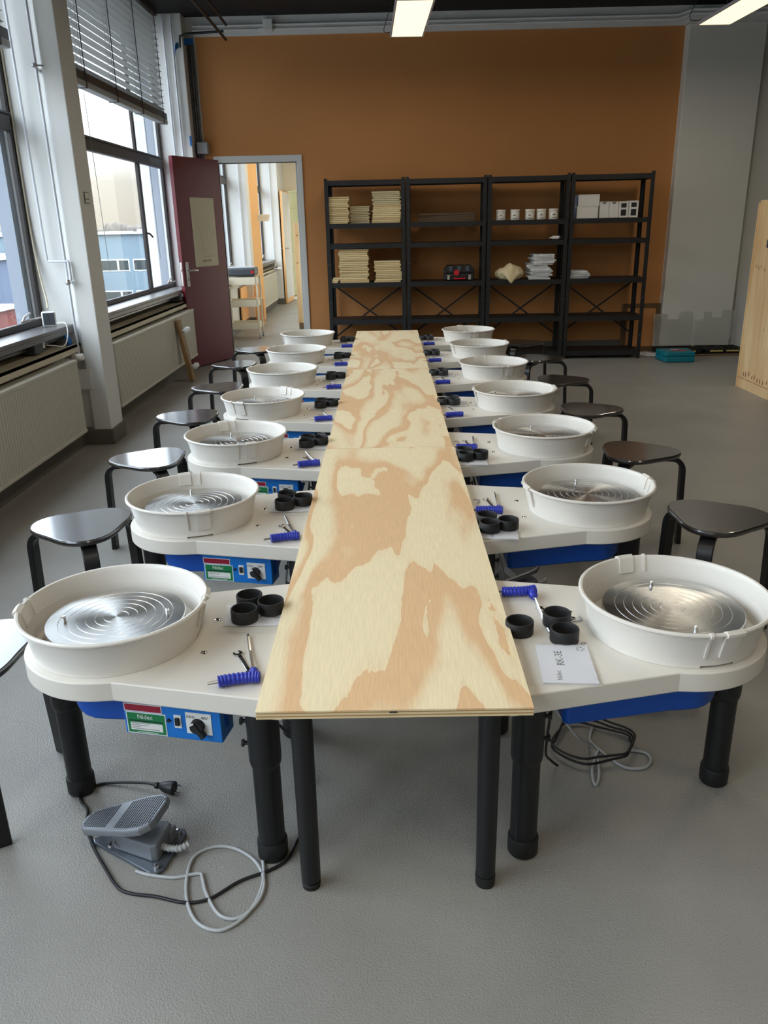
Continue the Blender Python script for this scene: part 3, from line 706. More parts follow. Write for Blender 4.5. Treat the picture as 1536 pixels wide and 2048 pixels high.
PANR = [-78, 8, -28, 0, -72, 15, -80]; HEADR = [96, 96, 106, 140, 165, 75, 100]
ORD = ['nearest', 'second', 'third', 'fourth', 'fifth', 'sixth', 'farthest']
wheel0 = make_wheel()
index_kids()
wheels = {}
for side in 'LR':
    for k in range(7):
        x, y, rz = (-.703, WL[k], 0) if side == 'L' else (.703, WR[k], PI)
        w = wheel0 if (side, k) == ('L', 0) else dup(wheel0)
        w.location = (x, y, 0); w.rotation_euler = (0, 0, rz)
        row = 'window side row' if side == 'L' else 'right hand row'
        tag(w, '%s pottery wheel of the %s, white pan and blue motor housing' % (ORD[k], row), 'pottery wheel', 'white pottery wheels along the plywood tables')
        wheels[side, k] = w
for (side, k), w in wheels.items():
    pa, ha = (PANL[k], HEADL[k]) if side == 'L' else (PANR[k]-180, HEADR[k]-180)
    for c in C.objects:
        if c.parent == w:
            nm = c.name.split('.')[0]
            if nm == 'splash_pan': c.rotation_euler = (0, 0, R(pa))
            if nm == 'wheel_head': c.rotation_euler = (0, 0, R(ha))

# ------------------------------------------------------------------ stools
def make_stool():
    o = empty('three_legged_stool'); H = .45
    n = 60
    def ring(d, z): return [((.170+.021*math.cos(3*a)-d)*math.cos(a), (.170+.021*math.cos(3*a)-d)*math.sin(a), z) for a in [2*PI*i/n for i in range(n)]]
    rings = [ring(.012, H-.022), ring(.003, H-.019), ring(0, H-.012), ring(.0, H-.006), ring(.003, H-.001), ring(.006, H)]
    b = MB(); b.add([p for r_ in rings for p in r_], [(k*n+i, k*n+(i+1) % n, (k+1)*n+(i+1) % n, (k+1)*n+i) for k in range(5) for i in range(n)]+[tuple(range(n-1, -1, -1)), tuple(range(5*n, 6*n))])
    b.build('seat', M['stool'], o, smooth=16)
    for i in range(3):
        a = 2*PI*i/3; d = Vector((math.cos(a), math.sin(a), 0)); s = Vector((-d.y, d.x, 0))
        path = [d*.06+Vector((0, 0, H-.033)), d*.13+Vector((0, 0, H-.034))]
        for q in range(1, 8):
            t = q/7*PI/2; path.append(d*(.148+.058*math.sin(t))+Vector((0, 0, H-.034-.058*(1-math.cos(t)))))
        path += [d*.211+Vector((0, 0, .2)), d*.219+Vector((0, 0, 0))]
        MB().sweep(path, (.026, .011), s).build('leg', M['stool_leg'], o, smooth=40, bevel=.003)
    return o
st0 = make_stool(); index_kids()
SL = [(-1.10, 1.80), (-1.125, 2.72), (-1.125, 3.60), (-1.145, 4.47), (-1.14, 5.33), (-1.20, 6.28), (-1.16, 7.06)]
SR = [None, (1.165, 2.69), (1.14, 3.56), (1.13, 4.45), (1.155, 5.36), (1.176, 6.29), (1.185, 7.18)]
first = True
for side, lst in (('L', SL), ('R', SR)):
    for k, p_ in enumerate(lst):
        if not p_: continue
        s = st0 if first else dup(st0); first = False
        s.location = (p_[0], p_[1], 0); s.rotation_euler = (0, 0, (PI if side == 'L' else 0)+R(rnd.uniform(-7, 7)))
        tag(s, 'black three-legged stool drawn up to the %s wheel of the %s' % (ORD[k], 'window side row' if side == 'L' else 'right hand row'), 'stool', 'black stools beside the wheels')

# ------------------------------------------------------------------ things lying on the wheel tables
def ring_mesh():
    r0, r1, h = .0305, .0355, .034
    return MB().lathe([(r1, .002), (r1-.0008, 0), (r0+.001, 0), (r0, .002), (r0, h-.002), (r0+.001, h), (r1-.001, h), (r1, h-.002)], 36, closed=True).mesh('rubber_ring', M['black_rubber'], 40)
RM = ring_mesh()
def make_tkey():
    o = empty('t_handle_key')          # handle along x, shaft towards +y, lying at z=0
    P = [(-.052, -.004, .0148), (-.03, -.001, .0148), (0, 0, .0148), (.025, -.002, .0148), (.043, -.006, .0148)]
    path = []; rad = []
    sp_ = smooth_path(P, 12)
    for i, q in enumerate(sp_):
        path.append(q); rad.append(.0142 if i % 4 in (1, 2) else .0122)
    rad[0] = .008; rad[-1] = .009
    b = MB().tube(path, rad, 12); b.tube([(.030, 0, .0148), (.030, .016, .0148), (.030, .026, .0115), (.030, .034, .0105)], [.0115, .0105, .0122, .006], 12)
    b.build('grip', M['tool_blue'], o, smooth=60)
    MB().tube([(.030, .030, .0105), (.026, .135, .0045), (.024, .222, .0045)], .0038, 6).build('shaft', M['chrome'], o)
    MB().tube([(-.050, -.004, .0148), (-.075, -.007, .0148)], .0036, 6).build('side_bit', M['steel'], o)
    return o
def make_wrench():
    o = empty('open_end_wrench'); b = MB()
    def jaw(cx, ang, r):
        c, s = math.cos(ang), math.sin(ang); out = []
        pr = [(-r*.7, -r*.45), (-.2*r, -r), (r*.65, -r*.98), (r*1.15, -r*.62), (r*.95, -r*.42), (r*.15, -r*.42), (-.02*r, 0), (r*.15, r*.42), (r*.95, r*.42), (r*1.15, r*.62), (r*.65, r*.98), (-.2*r, r), (-r*.7, r*.45)]
        return [(cx+c*x-s*y, s*x+c*y) for x, y in pr]
    def fan(poly, z0, z1):
        # polygon is star-shaped about the shank end
        b.prism(poly, z0, z1)
    fan(jaw(.046, R(15), .0115), 0, .005); fan([(-x, -y) for x, y in jaw(.046, R(15), .0098)], 0, .005)
    b.box(-.042, -.0048, .0005, .042, .0048, .0045)
    b.build('wrench_body', M['chrome'], o, bevel=.0008)
    MB().box(-.025, -.0025, .0046, .025, .0025, .0049).build('stamp', M['print_black'], o)
    return o
def make_allen():
    return MB().tube([(0, 0, .002), (.044, 0, .002), (.0475, .0, .002), (.049, .0025, .002), (.049, .024, .002)], .0016, 6).build('hex_key', M['steel'], smooth=30)
def make_manual():
    o = empty('manual_in_bag')
    MB().box(-.062, -.085, .001, .062, .085, .0045).build('booklet', M['paper'], o, bevel=.0006)
    # plastic bag: slightly crumpled double sheet
    nx, ny_ = 12, 14; b = MB(); rr = random.Random(5)
    for zz, am in ((.0056, .0016),):
        vs = []
        for j in range(ny_+1):
            for i in range(nx+1):
                x = -.098+.166*i/nx; y = -.094+.192*j/ny_
                inside = abs(x) < .062 and abs(y) < .085
                edge = i in (0, nx) or j in (0, ny_)
                z = (.0012 if edge else (.0054 if inside else .003))+rr.uniform(0, am)
                vs.append((x, y, z))
        fs = [(j*(nx+1)+i, j*(nx+1)+i+1, (j+1)*(nx+1)+i+1, (j+1)*(nx+1)+i) for j in range(ny_) for i in range(nx)]
        b.add(vs, fs)
    b.build('plastic_bag', M['film'], o, smooth=25)
    # cover print, read from the +x side
    text('lettering', 'RK-3E', .026, M['print_black'], o, frame_matrix((-.012, .022, .0047), (0, 1, 0), (-1, 0, 0)))
    text('lettering', 'Nidec', .017, M['print_black'], o, frame_matrix((-.022, -.055, .0047), (.0, 1, 0), (-1, 0, 0)), ext=.0001)
    k = MB()
    for i in range(5):
        a = 2*PI*i/5; k.cyl((.043+.008*math.cos(a), .066+.008*math.sin(a), .0045), (.043+.008*math.cos(a), .066+.008*math.sin(a), .0048), .003, 6)
    k.build('emblem', M['print_grey'], o)
    return o
tk0, wr0, al0, mn0 = make_tkey(), make_wrench(), make_allen(), make_manual()
index_kids()
used = set()
def inst(proto, loc, rz, label, cat, group):
    if proto.name not in used: used.add(proto.name); o = proto
    else: o = dup(proto)
    o.location = loc; o.rotation_euler = (0, 0, rz); tag(o, label, cat, group); return o
def ring(loc, label):
    o = bpy.data.objects.new('rubber_ring', RM); C.objects.link(o); o.location = loc; tag(o, label, 'rubber ring', 'black rubber rings on the wheel tables'); return o
LAYL = dict(rings=[(.313, .062), (.376, .108), (.313, .146)], man=(.345, .100, 88), key=(.355, -.238, 14), wr=(.345, -.150, 118), al=(.318, -.205, 5))
LAYR23 = dict(rings=[(-.376, -.228), (-.312, -.206), (-.378, -.154)], man=(-.345, -.205, -4), key=(-.350, -.040, -6), wr=(-.340, .058, 98), al=(-.385, .06, 80))
LAYR47 = dict(rings=[(-.396, .034), (-.337, .020), (-.340, .094)], man=(-.350, .06, -88), key=(-.352, -.262, 8), wr=(-.36, -.225, 60), al=(-.35, -.20, 160))
for side in 'LR':
    for k in range(7):
        cx, cy_ = (-.703, WL[k]) if side == 'L' else (.703, WR[k])
        if side == 'R' and k == 0: continue
        lay = LAYL if side == 'L' else (LAYR23 if k in (1, 2) else LAYR47)
        who = '%s wheel of the %s' % (ORD[k], 'window side row' if side == 'L' else 'right hand row')
        j = lambda a: rnd.uniform(-a, a)
        zr = TZ+.0085
        for (dx, dy), nm in zip(lay['rings'], ('front', 'middle', 'rear') if side == 'L' else (('front', 'outer', 'rear') if k in (1, 2) else ('inner', 'outer', 'rear'))):
            ring((cx+dx, cy_+dy, zr), '%s black ring of the trio on the %s' % (nm, who))
        x, y, a = lay['man']; inst(mn0, (cx+x, cy_+y, TZ+.0008), R(a+j(2)), 'bagged manual under the rings on the %s' % who, 'manual', 'bagged manuals on the wheel tables')
        x, y, a = lay['key']; inst(tk0, (cx+x, cy_+y, TZ+.001), R(a+j(3)), 'blue grip key with steel shaft on the %s' % who, 'hex key', 'blue keys on the wheel tables')
        x, y, a = lay['wr']; inst(wr0, (cx+x, cy_+y, TZ+.001), R(a+j(4)), 'small chrome open end wrench on the %s' % who, 'wrench', 'wrenches on the wheel tables')
        x, y, a = lay['al']; inst(al0, (cx+x, cy_+y, TZ+.001), R(a+j(6)), 'thin bent hex key on the %s' % who, 'hex key', 'small hex keys on the wheel tables')
# nearest right hand wheel has its own arrangement
cx, cy_ = .703, WR[0]; who = 'nearest wheel of the right hand row'
ring((cx-.386, cy_-.018, TZ+.001), 'black ring nearest the plywood, '+who); ring((cx-.286, cy_+.014, TZ+.0065), 'black ring resting on the wrench of the '+who); ring((cx-.282, cy_-.062, TZ+.001), 'black ring closest to the manual on the '+who)
mn = inst(mn0, (cx-.302, cy_-.178, TZ+.0008), R(-4), 'fully visible bagged manual on the '+who, 'manual', 'bagged manuals on the wheel tables')
inst(tk0, (cx-.350, cy_+.190, TZ+.001), R(4), 'blue grip key pointing at the viewer on the '+who, 'hex key', 'blue keys on the wheel tables').scale = (1, -1, 1)
inst(wr0, (cx-.277, cy_+.076, TZ+.001), R(-43), 'small chrome wrench partly under a ring on the '+who, 'wrench', 'wrenches on the wheel tables')
inst(al0, (cx-.262, cy_+.028, TZ+.001), R(10), 'thin bent hex key beside the ring on the '+who, 'hex key', 'small hex keys on the wheel tables')

# ------------------------------------------------------------------ foot pedals and cords
def make_pedal():
    o = empty('foot_pedal')              # x along the pedal from toe tip (x=0) to heel (x=.225)
    base = [(0, 0), (.01, -.012), (.195, -.078), (.212, -.076), (.224, -.062), (.226, .062), (.214, .076), (.195, .078), (.01, .012)]
    MB().prism(base, 0, .010).build('base_plate', M['pedal_base'], o, bevel=.003)
    MB().prism([(.07, -.022), (.185, -.045), (.20, -.04), (.20, .04), (.185, .045), (.07, .022)], .010, .058).build('pedal_body', M['pedal'], o, bevel=.004)
    t = R(-17); Mt = Matrix.Translation((-.012, 0, .046)) @ Matrix.Rotation(t, 4, 'Y')
    tr = [(0, -.016), (.02, -.038), (.16, -.066), (.20, -.066), (.222, -.05), (.228, -.03), (.228, .03), (.222, .05), (.20, .066), (.16, .066), (.02, .038), (0, .016)]
    tr = [Vector(p_) for p_ in tr]
    tp = MB().prism(tr, 0, .020, 0, Mt).build('tread', M['pedal'], o, bevel=.005)
    tb = MB()
    def halfw(x):
        pts = [(0, .014), (.02, .036), (.16, .063), (.20, .063), (.222, .048), (.228, .03)]
        for (xa, ya), (xb, yb) in zip(pts[:-1], pts[1:]):
            if xa <= x <= xb: return ya+(yb-ya)*(x-xa)/(xb-xa)
        return .01
    x = .012
    while x < .222:
        if not (.088 < x < .118):
            h = halfw(x)-.008
            if h > .004: tb.box(x, -h, .0198, x+.0034, h, .0206, 0, Mt)
        x += .0068
    tb.build('tread_grooves', M['pedal_groove'], o)
    for (x, y) in ((.205, -.060), (.205, .060)):
        bt = MB().lathe([(0, .022), (.005, .021), (.007, .017), (.007, .010)], 10, cx=x, cy=y); bt.build('bolt', M['chrome'], o, smooth=50)
    MB().cyl((.075, -.024, .036), (.075, -.044, .036), .005, 8).build('hinge_pin', M['chrome'], o)
    MB().box(.192, .02, .010, .206, .05, .045).build('cable_bracket', M['pedal'], o, bevel=.002)
    sr = MB(); pts = [Vector((.20, -.012, .03)), Vector((.222, -.014, .03)), Vector((.245, -.010, .031)), Vector((.262, .004, .034))]
    pp = smooth_path(pts, 10); sr.tube(pp, [.009 if i % 4 < 2 else .0068 for i in range(len(pp))], 10); sr.build('strain_relief', M['grey_cable'], o, smooth=50)
    return o
pd0 = make_pedal(); index_kids()
pd0.location = (-.768, 1.615, 0); pd0.rotation_euler = (0, 0, R(-12)); tag(pd0, 'grey ribbed foot pedal on the floor at the front left', 'foot pedal')
p2 = dup(pd0, (.72, 2.20, 0), R(12)); tag(p2, 'grey foot pedal half hidden under the nearest right hand wheel', 'foot pedal')
p3 = dup(pd0, (.40, 2.98, 0), R(20)); tag(p3, 'grey foot pedal under the second right hand wheel', 'foot pedal')
def cord(name, pix, r, m, label, z=None, tail=None, head=None, k=6, kids=None):
    pts = [at(x, y, (z or r)) for x, y in pix]
    if head: pts = [Vector(h) for h in head]+pts
    if tail: pts = pts+[Vector(t_) for t_ in tail]
    return tag(MB().tube(smooth_path(pts, k), r, 8).build(name, m, smooth=60), label, 'cord')
pl = empty('power_cord', (0, 0, 0)); tag(pl, 'black power cord with plug curling around the foot pedal', 'cord')
pts = [at(x, y, .0045) for x, y in [(312, 1572), (262, 1567), (215, 1566), (182, 1575), (162, 1590), (163, 1604), (175, 1620), (173, 1650), (186, 1692), (211, 1737), (235, 1774), (262, 1787), (310, 1793), (370, 1805), (420, 1797), (480, 1762), (540, 1740), (575, 1718), (595, 1680), (612, 1648), (621, 1615), (615, 1588)]]
pts = pts[:1]+pts[1:]+[Vector((-.27, 1.90, .06)), Vector((-.30, 1.80, .20)), Vector((-.36, 1.72, .34))]
pts = [Vector((-.655, 1.80, .022)), Vector((-.70, 1.82, .016))]+pts[2:]
MB().tube(smooth_path(pts), .0038, 8).build('cable', M['black_cable'], pl, smooth=60)
pdir = Vector((.95, -.25, 0)).normalized(); pp = Vector((-.655, 1.80, .022))
MB().tube([pp-pdir*.004, pp+pdir*.004, pp+pdir*.006, pp+pdir*.012, pp+pdir*.018, pp+pdir*.032, pp+pdir*.045, pp+pdir*.052], [.009, .009, .006, .010, .013, .017, .019, .019], 16).build('plug_body', M['black_cable'], pl, smooth=40)
sd = Vector((-pdir.y, pdir.x, 0))*.6+Vector((0, 0, .8)); sd.normalize()
for s in (-1, 1): MB().cyl(pp+pdir*.052+sd*s*.0095, pp+pdir*.071+sd*s*.0095, .0024, 8).build('plug_pin', M['chrome'], pl)
cord('pedal_cord', [(398, 1747), (350, 1755), (300, 1750), (272, 1742)][::-1]+[(405, 1757), (412, 1785), (434, 1825), (462, 1838), (492, 1828), (520, 1797), (528, 1760), (510, 1722), (470, 1697), (427, 1694), (388, 1714), (374, 1755), (374, 1800), (390, 1840), (421, 1859), (456, 1856), (500, 1822), (526, 1765), (524, 1700), (519, 1640)], .0042, M['grey_cable'],
     'pale grey pedal cord looped on the floor at the front left', tail=[(-.355, 1.75, .10), (-.36, 1.76, .30)])
cord('pedal_cord', [(1302, 1520), (1290, 1535), (1255, 1536), (1225, 1520), (1200, 1500), (1180, 1480), (1185, 1455)], .0042, M['grey_cable'], 'pale grey cord looping out from under the nearest right hand wheel', head=[tuple(at(1260, 1500, .005)), tuple(at(1290, 1505, .005))])
cord('pedal_cord', [(1196, 1500), (1185, 1540), (1190, 1570), (1198, 1555), (1196, 1520), (1180, 1490)], .0042, M['grey_cable'], 'pale grey cord hanging in a narrow loop at the nearest right hand wheel', tail=[tuple(at(1150, 1468, .12)), (.40, 1.95, .22), (.335, 1.86, .30)])
pts = []
for tt in range(0, 34):
    a = tt*.42; q = at(1185, 1490, .005); pts.append((q.x+(.115+.012*math.sin(tt*1.7))*math.cos(a), q.y+(.10+.015*math.cos(tt*1.3))*math.sin(a), .006+.0009*tt))
tag(MB().tube(smooth_path(pts, 4), .0036, 7).build('power_cord', M['black_cable'], smooth=60), 'coiled black power cord under the nearest right hand wheel', 'cord')
tag(MB().tube(smooth_path([(.375, 1.62, .40), (.385, 1.70, .28), (.40, 1.79, .12), (.43, 1.86, .04), (.455, 1.88, .006)]), .0038, 7).build('power_cord', M['black_cable'], smooth=60), 'black cord dropping behind the leg of the nearest right hand wheel', 'cord')
for i, (x, y, s) in enumerate(((-.42, 2.75, 1), (-.42, 3.6, 1), (.42, 2.72, -1), (.42, 3.6, -1))):
    pts = []
    for tt in range(22):
        a = tt*.45; pts.append((x+s*.03+(.10+.01*math.sin(tt*2.1))*math.cos(a), y-.05+(.12+.01*math.cos(tt*1.6))*math.sin(a), .006+.001*tt))
    pts += [(x, y, .12), (x+s*.04, y, .36)]
    tag(MB().tube(smooth_path(pts, 4), .004, 7).build('power_cord', M['grey_cable'] if i % 2 == 0 else M['black_cable'], smooth=60), ['pale coiled cord under the second window side wheel', 'black coiled cord under the third window side wheel', 'pale coiled cord under the second right hand wheel', 'black coiled cord under the third right hand wheel'][i], 'cord')

# ================================================================== SHELVING
RA = R(-2.36); UX = Vector((math.cos(RA), math.sin(RA), 0)); UY = Vector((-math.sin(RA), math.cos(RA), 0))
RIGHT = Vector((2.790, 8.92, 0)); PITCH = .860; UW = .85; UD = .40
SZ = [.085, .462, .858, 1.262, 1.468]
def make_rack():
    o = empty('shelving_unit')
    t = .002; w = .042
    for (x, y, sx_, sy_) in ((0, 0, 1, 1), (UW, 0, -1, 1), (0, UD, 1, -1), (UW, UD, -1, -1)):
        p_ = MB()
        a, c = sorted((x, x+sx_*w)); d0, d1 = sorted((y, y+sy_*t*2)); p_.box(a, d0, 0, c, d1, 1.90)
        a, c = sorted((x, x+sx_*t*2)); d0, d1 = sorted((y, y+sy_*w)); p_.box(a, d0, 0, c, d1, 1.90)
        a, c = sorted((x, x+sx_*w*.8)); d0, d1 = sorted((y, y+sy_*t*2)); p_.box(a, d0, 1.90, c, d1, 1.915)
        po_ = p_.build('post', M['rack'], o)
        if y == 0:
            hb = MB()
            for z in (.25, .65, 1.05, 1.65): hb.cyl((x+sx_*.02, -.0005, z), (x+sx_*.02, .001, z), .004, 6)
            hb.build('bolt', M['steel'], po_)
    for z in SZ+[1.895]:
        s = MB().box(.004, .004, z-.006, UW-.004, UD-.004, z); s.box(.03, .0045, z-.05, UW-.03, .010, z-.006); s.box(.03, UD-.01, z-.05, UW-.03, UD-.0045, z-.006)
        s.box(.004, .03, z-.05, .01, UD-.03, z-.006); s.box(UW-.01, .03, z-.05, UW-.004, UD-.03, z-.006)
        s.build('shelf', M['rack'], o)
    for (x0, x1, yo_) in ((.01, UW-.01, UD+.001), (UW-.01, .01, UD+.005)):
        MB().sweep([(x0, yo_, .82), (x1, yo_, .22)], (.011, .0015), (0, 0, 1)).build('cross_brace', M['rack'], o)
    return o
rk0 = make_rack(); index_kids()
RO = []
for k in range(4):
    og = RIGHT-UX*PITCH*(4-k); r_ = rk0 if k == 0 else dup(rk0)
    r_.location = og; r_.rotation_euler = (0, 0, RA); RO.append(og)
    tag(r_, ['black shelving unit holding the plywood stacks', 'black shelving unit holding the black and red toolbox', 'black shelving unit holding the five white jars', 'black shelving unit at the right end holding white cartons'][k], 'shelf', 'black steel shelving units in a row')
def on(k, x, y, z): return RO[k]+UX*x+UY*y+Vector((0, 0, z))
# plywood bats: every board its own thing
NTH = ['lowest', 'second', 'third', 'fourth', 'fifth', 'sixth', 'seventh', 'eighth', 'ninth', 'tenth', 'eleventh', 'twelfth', 'thirteenth', 'fourteenth', 'fifteenth', 'sixteenth', 'seventeenth', 'eighteenth', 'nineteenth', 'twentieth']
def stack(k, x0, x1, y0, dep, z, h, n, where, m, jit=.012, grp=None):
    th = h/n; mes = [MB().box(-(x1-x0)/2, 0, 0, (x1-x0)/2, dep, th-q).mesh('plywood_bat', mm) for q, mm in ((.0030, m), (.0022, M['bat_ply3'] if m is M['bat_ply'] else m), (.0042, m))]
    for i in range(n):
        o = bpy.data.objects.new('plywood_bat', rnd.choice(mes)); C.objects.link(o)
        jx = rnd.uniform(-jit, jit)
        o.location = on(k, (x0+x1)/2+jx, y0+rnd.uniform(0, .016), z+i*th+.0005); o.rotation_euler = (0, 0, RA+R(rnd.uniform(-1.6, 1.6)))
        tag(o, '%s board from the bottom of the %s' % (NTH[i], where), 'plywood board', grp or 'boards of the '+where)
stack(0, .03, .245, .02, .24, SZ[4], .270, 15, 'tall left stack on the upper shelf', M['bat_ply'])
stack(0, .262, .465, .11, .22, SZ[4], .175, 10, 'low middle stack on the upper shelf', M['bat_ply2'])
stack(0, .500, .800, .02, .30, SZ[4], .185, 10, 'right stack on the upper shelf', M['bat_ply'])
stack(0, .505, .800, .02, .30, SZ[4]+.1855, .130, 7, 'grey stack on top of the right upper stack', M['bat_ply2'])
stack(0, .125, .440, .02, .30, SZ[2], .350, 19, 'tall left stack on the lower shelf', M['bat_ply'])
stack(0, .515, .800, .02, .28, SZ[2], .225, 12, 'right stack on the lower shelf', M['bat_ply'])
for i, (x, z, a) in enumerate(((.015, 0, 4), (.03, .0185, -8), (.055, .037, 12))):
    o = MB().box(0, 0, 0, .085, .10, .016).build('plywood_offcut', M['bat_ply']); o.location = on(0, x, .015, SZ[2]+z+.0005); o.rotation_euler = (0, 0, RA+R(a*.3))
    tag(o, ['lowest', 'middle', 'topmost'][i]+' small plywood offcut beside the left post', 'plywood board', 'small offcuts on the lower shelf')
stack(1, .13, .73, .10, .26, SZ[4], .088, 4, 'low pile of dark brown sheets', M['brown_sheet'], .01)
# toolbox
o = empty('toolbox', on(1, .57, .06, SZ[2]), RA); tag(o, 'black toolbox with red latch handle on the second unit', 'toolbox')
MB().box(-.165, 0, .002, .165, .22, .075).build('lower_case', M['black_plastic'], o, bevel=.012)
MB().prism([(-.165, .078), (.165, .078), (.162, .12), (.13, .158), (-.13, .158), (-.162, .12)], -.22, 0, 0, Matrix.Rotation(R(90), 4, 'X')).build('upper_lid', M['black_plastic'], o, bevel=.008)
MB().tube([(-.055, -.008, .03), (-.055, -.02, .022), (.06, -.02, .022), (.06, -.008, .03)], .009, 8).build('carry_handle', M['red'], o, smooth=50)
MB().cyl((-.03, .002, .085), (-.03, -.012, .085), .030, 20).build('round_latch', M['red'], o, smooth=40)
for x in (-.115, .115): MB().box(x-.013, -.008, .01, x+.013, .002, .06).build('clasp', M['alu'], o, bevel=.002)
for x in (-.09, 0, .09): MB().box(x-.02, -.004, .10, x+.02, .01, .155).build('lid_rib', M['dark_grey'], o, bevel=.004)
# jars
def make_jar():
    o = empty('plastic_jar')
    MB().lathe([(0, 0), (.046, 0), (.048, .003), (.048, .075), (.045, .080), (0, .080)], 28).build('jar_body', M['white_plastic'], o, smooth=40)
    MB().lathe([(.049, .080), (.0505, .082), (.0505, .102), (.049, .104), (0, .104)], 28).build('jar_lid', M['white_plastic'], o, smooth=40)
    lb = MB()
    for (a0, a1, z0, z1) in ((-108, -76, .040, .048), (-102, -84, .055, .059), (-112, -60, .012, .017)):
        lb.lathe([(.0485, z0), (.0485, z1)], 6, a0=R(a0), a1=R(a1))
    lb.build('label_print', M['print_black'], o)
    return o
j0 = make_jar(); index_kids()
for i, x in enumerate((.146, .295, .452, .571, .697)):
    j = j0 if i == 0 else dup(j0); j.location = on(2, x, .075, SZ[4]+.0008); j.rotation_euler = (0, 0, RA+R(rnd.uniform(-12, 12)))
    tag(j, '%s of the five white lidded jars, counted from the left' % ['first', 'second', 'third', 'fourth', 'fifth'][i], 'jar', 'white jars on the upper shelf')
o = empty('glue_tube', on(2, .715, .04, SZ[3]+.022), RA); tag(o, 'small white tube lying on the shelf below the jars', 'tube')
MB().tube([(-.02, 0, 0), (.045, 0, 0)], .018, 12).build('tube_body', M['label_white'], o, smooth=40); MB().tube([(-.02, 0, 0), (-.028, 0, 0), (-.055, 0, -.004)], [.012, .008, .003], 10).build('nozzle', M['label_white'], o, smooth=40); MB().tube([(.045, 0, 0), (.06, 0, .006)], [.012, .014], 10).build('cap', M['grey_plastic'], o, smooth=40)
# cloth bag: lumpy blob with drooping corner
import bmesh
bm = bmesh.new(); bmesh.ops.create_icosphere(bm, subdivisions=4, radius=1.0)
from mathutils import noise
for v_ in bm.verts:
    c = v_.co.copy(); nz = noise.noise(c*1.7)*.18+noise.noise(c*4+Vector((3, 1, 2)))*.08
    c *= 1+nz
    x, y, z = c.x*.155, c.y*.10, c.z*.075
    if z < -.065: z = -.065
    if c.z > .2 and abs(c.x) < .5: z += .03*(1-abs(c.x)*2)
    z += .065
    if y < -.075:
        k = (-.075-y)*max(0, 1-abs(x-.01)/.08); y -= .045*min(1, k*60); z -= 4.0*k
    v_.co = (x, y, z)
me = bpy.data.meshes.new('canvas_bag'); bm.to_mesh(me); bm.free(); me.materials.append(M['canvas']); me.polygons.foreach_set('use_smooth', [True]*len(me.polygons))
o = bpy.data.objects.new('canvas_bag', me); C.objects.link(o); o.location = on(2, .265, .092, SZ[2]+.001); o.rotation_euler = (0, 0, RA); tag(o, 'crumpled cream canvas bag drooping over the shelf edge', 'bag')
# newspapers: folded sheets
def news_mesh(nm, w, d, t, m):
    pr = [(-w/2, 0), (w/2-.006, 0), (w/2, t*.35), (w/2, t*.65), (w/2-.006, t), (-w/2, t), (-w/2+.004, t*.72), (-w/2, t*.55), (-w/2+.004, t*.4), (-w/2-.002, t*.2)]
    return MB().prism(pr, -d, 0, 0, Matrix.Rotation(R(90), 4, 'X')).mesh(nm, m, 50)
nm1 = [news_mesh('folded_newspaper', .235, .30, .0165, M['news']), news_mesh('folded_newspaper', .225, .29, .0165, M['news2'])]
def papers(k, x, y, z, n, th, where, drift):
    for i in range(n):
        o = bpy.data.objects.new('folded_newspaper', nm1[i % 2]); C.objects.link(o)
        xx = x+drift(i)+rnd.uniform(-.016, .016); o.location = on(k, xx, y+rnd.uniform(-.008, .008), z+i*th+.0005)
        o.rotation_euler = (0, 0, RA+R(rnd.uniform(-6, 6))+(PI if (i % 3 == 1) else 0)); 
        if i % 3 == 1: o.location += UY*.30
        o.scale = (1, 1, (th-.0008)/.0165)
        tag(o, '%s folded newspaper from the bottom of the %s' % (NTH[i], where), 'newspaper', 'newspapers in the '+where)
papers(2, .595, .03, SZ[2], 14, .0185, 'tall newspaper pile', lambda i: -.012 if i < 6 else (-.03 if i < 8 else .02))
papers(3, .145, .06, SZ[2], 4, .020, 'low newspaper pile on the right unit', lambda i: -.01*i)
# cartons on unit 4
def carton(name, x0, x1, y0, y1, z0, z1, label, side=None, win=False, flaps=False):
    o = empty(name, on(3, x0, y0, SZ[4]+z0+.0005), RA); tag(o, label, 'box')
    MB().box(0, 0, 0, x1-x0, y1-y0, z1-z0).build('carton_body', M['carton'], o, bevel=.002)
    MB().box(.004, -.0012, (z1-z0)*.90, x1-x0-.004, -.0002, (z1-z0)*.91).build('fold_line', M['print_grey'], o)
    if side:
        MB().box(-.0012, .004, .004, -.0002, y1-y0-.004, z1-z0-.004).build('printed_side', M['carton_blue'], o)
        for zz in (.25, .6): MB().box(-.002, .03, (z1-z0)*zz, -.0012, .07, (z1-z0)*(zz+.14)).build('side_print', M['print_grey'], o)
    if win:
        for zz0, zz1 in ((.12, .50), (.62, .88)): MB().box(.022, -.0016, (z1-z0)*zz0, x1-x0-.020, -.0002, (z1-z0)*zz1).build('window_print', M['print_black'], o, bevel=.0004)
    if flaps:
        MB().lathe([(0, 0), (.022, 0)], 12, a0=PI, a1=2*PI).build('thumb_notch', M['print_grey'], o).matrix_local = frame_matrix(((x1-x0)*.5, -.0014, z1-z0-.003), (1, 0, 0), (0, 0, 1))
    return o
carton('white_carton', .075, .298, .03, .22, 0, .118, 'lower white carton with blue printed side', side=True)
carton('white_carton', .085, .305, .03, .22, .119, .235, 'upper white carton with blue printed side', side=True)
carton('white_carton', .312, .410, .04, .20, 0, .162, 'white carton with thumb notch beside the stacked pair', flaps=True)
carton('white_carton', .413, .507, .04, .20, 0, .160, 'second white carton with notch, left of the windowed cartons', flaps=True)
carton('white_carton', .511, .608, .03, .20, 0, .160, 'left white carton with two dark windows', win=True)
carton('white_carton', .614, .712, .03, .20, 0, .165, 'right white carton with two dark windows at the shelf end', win=True)

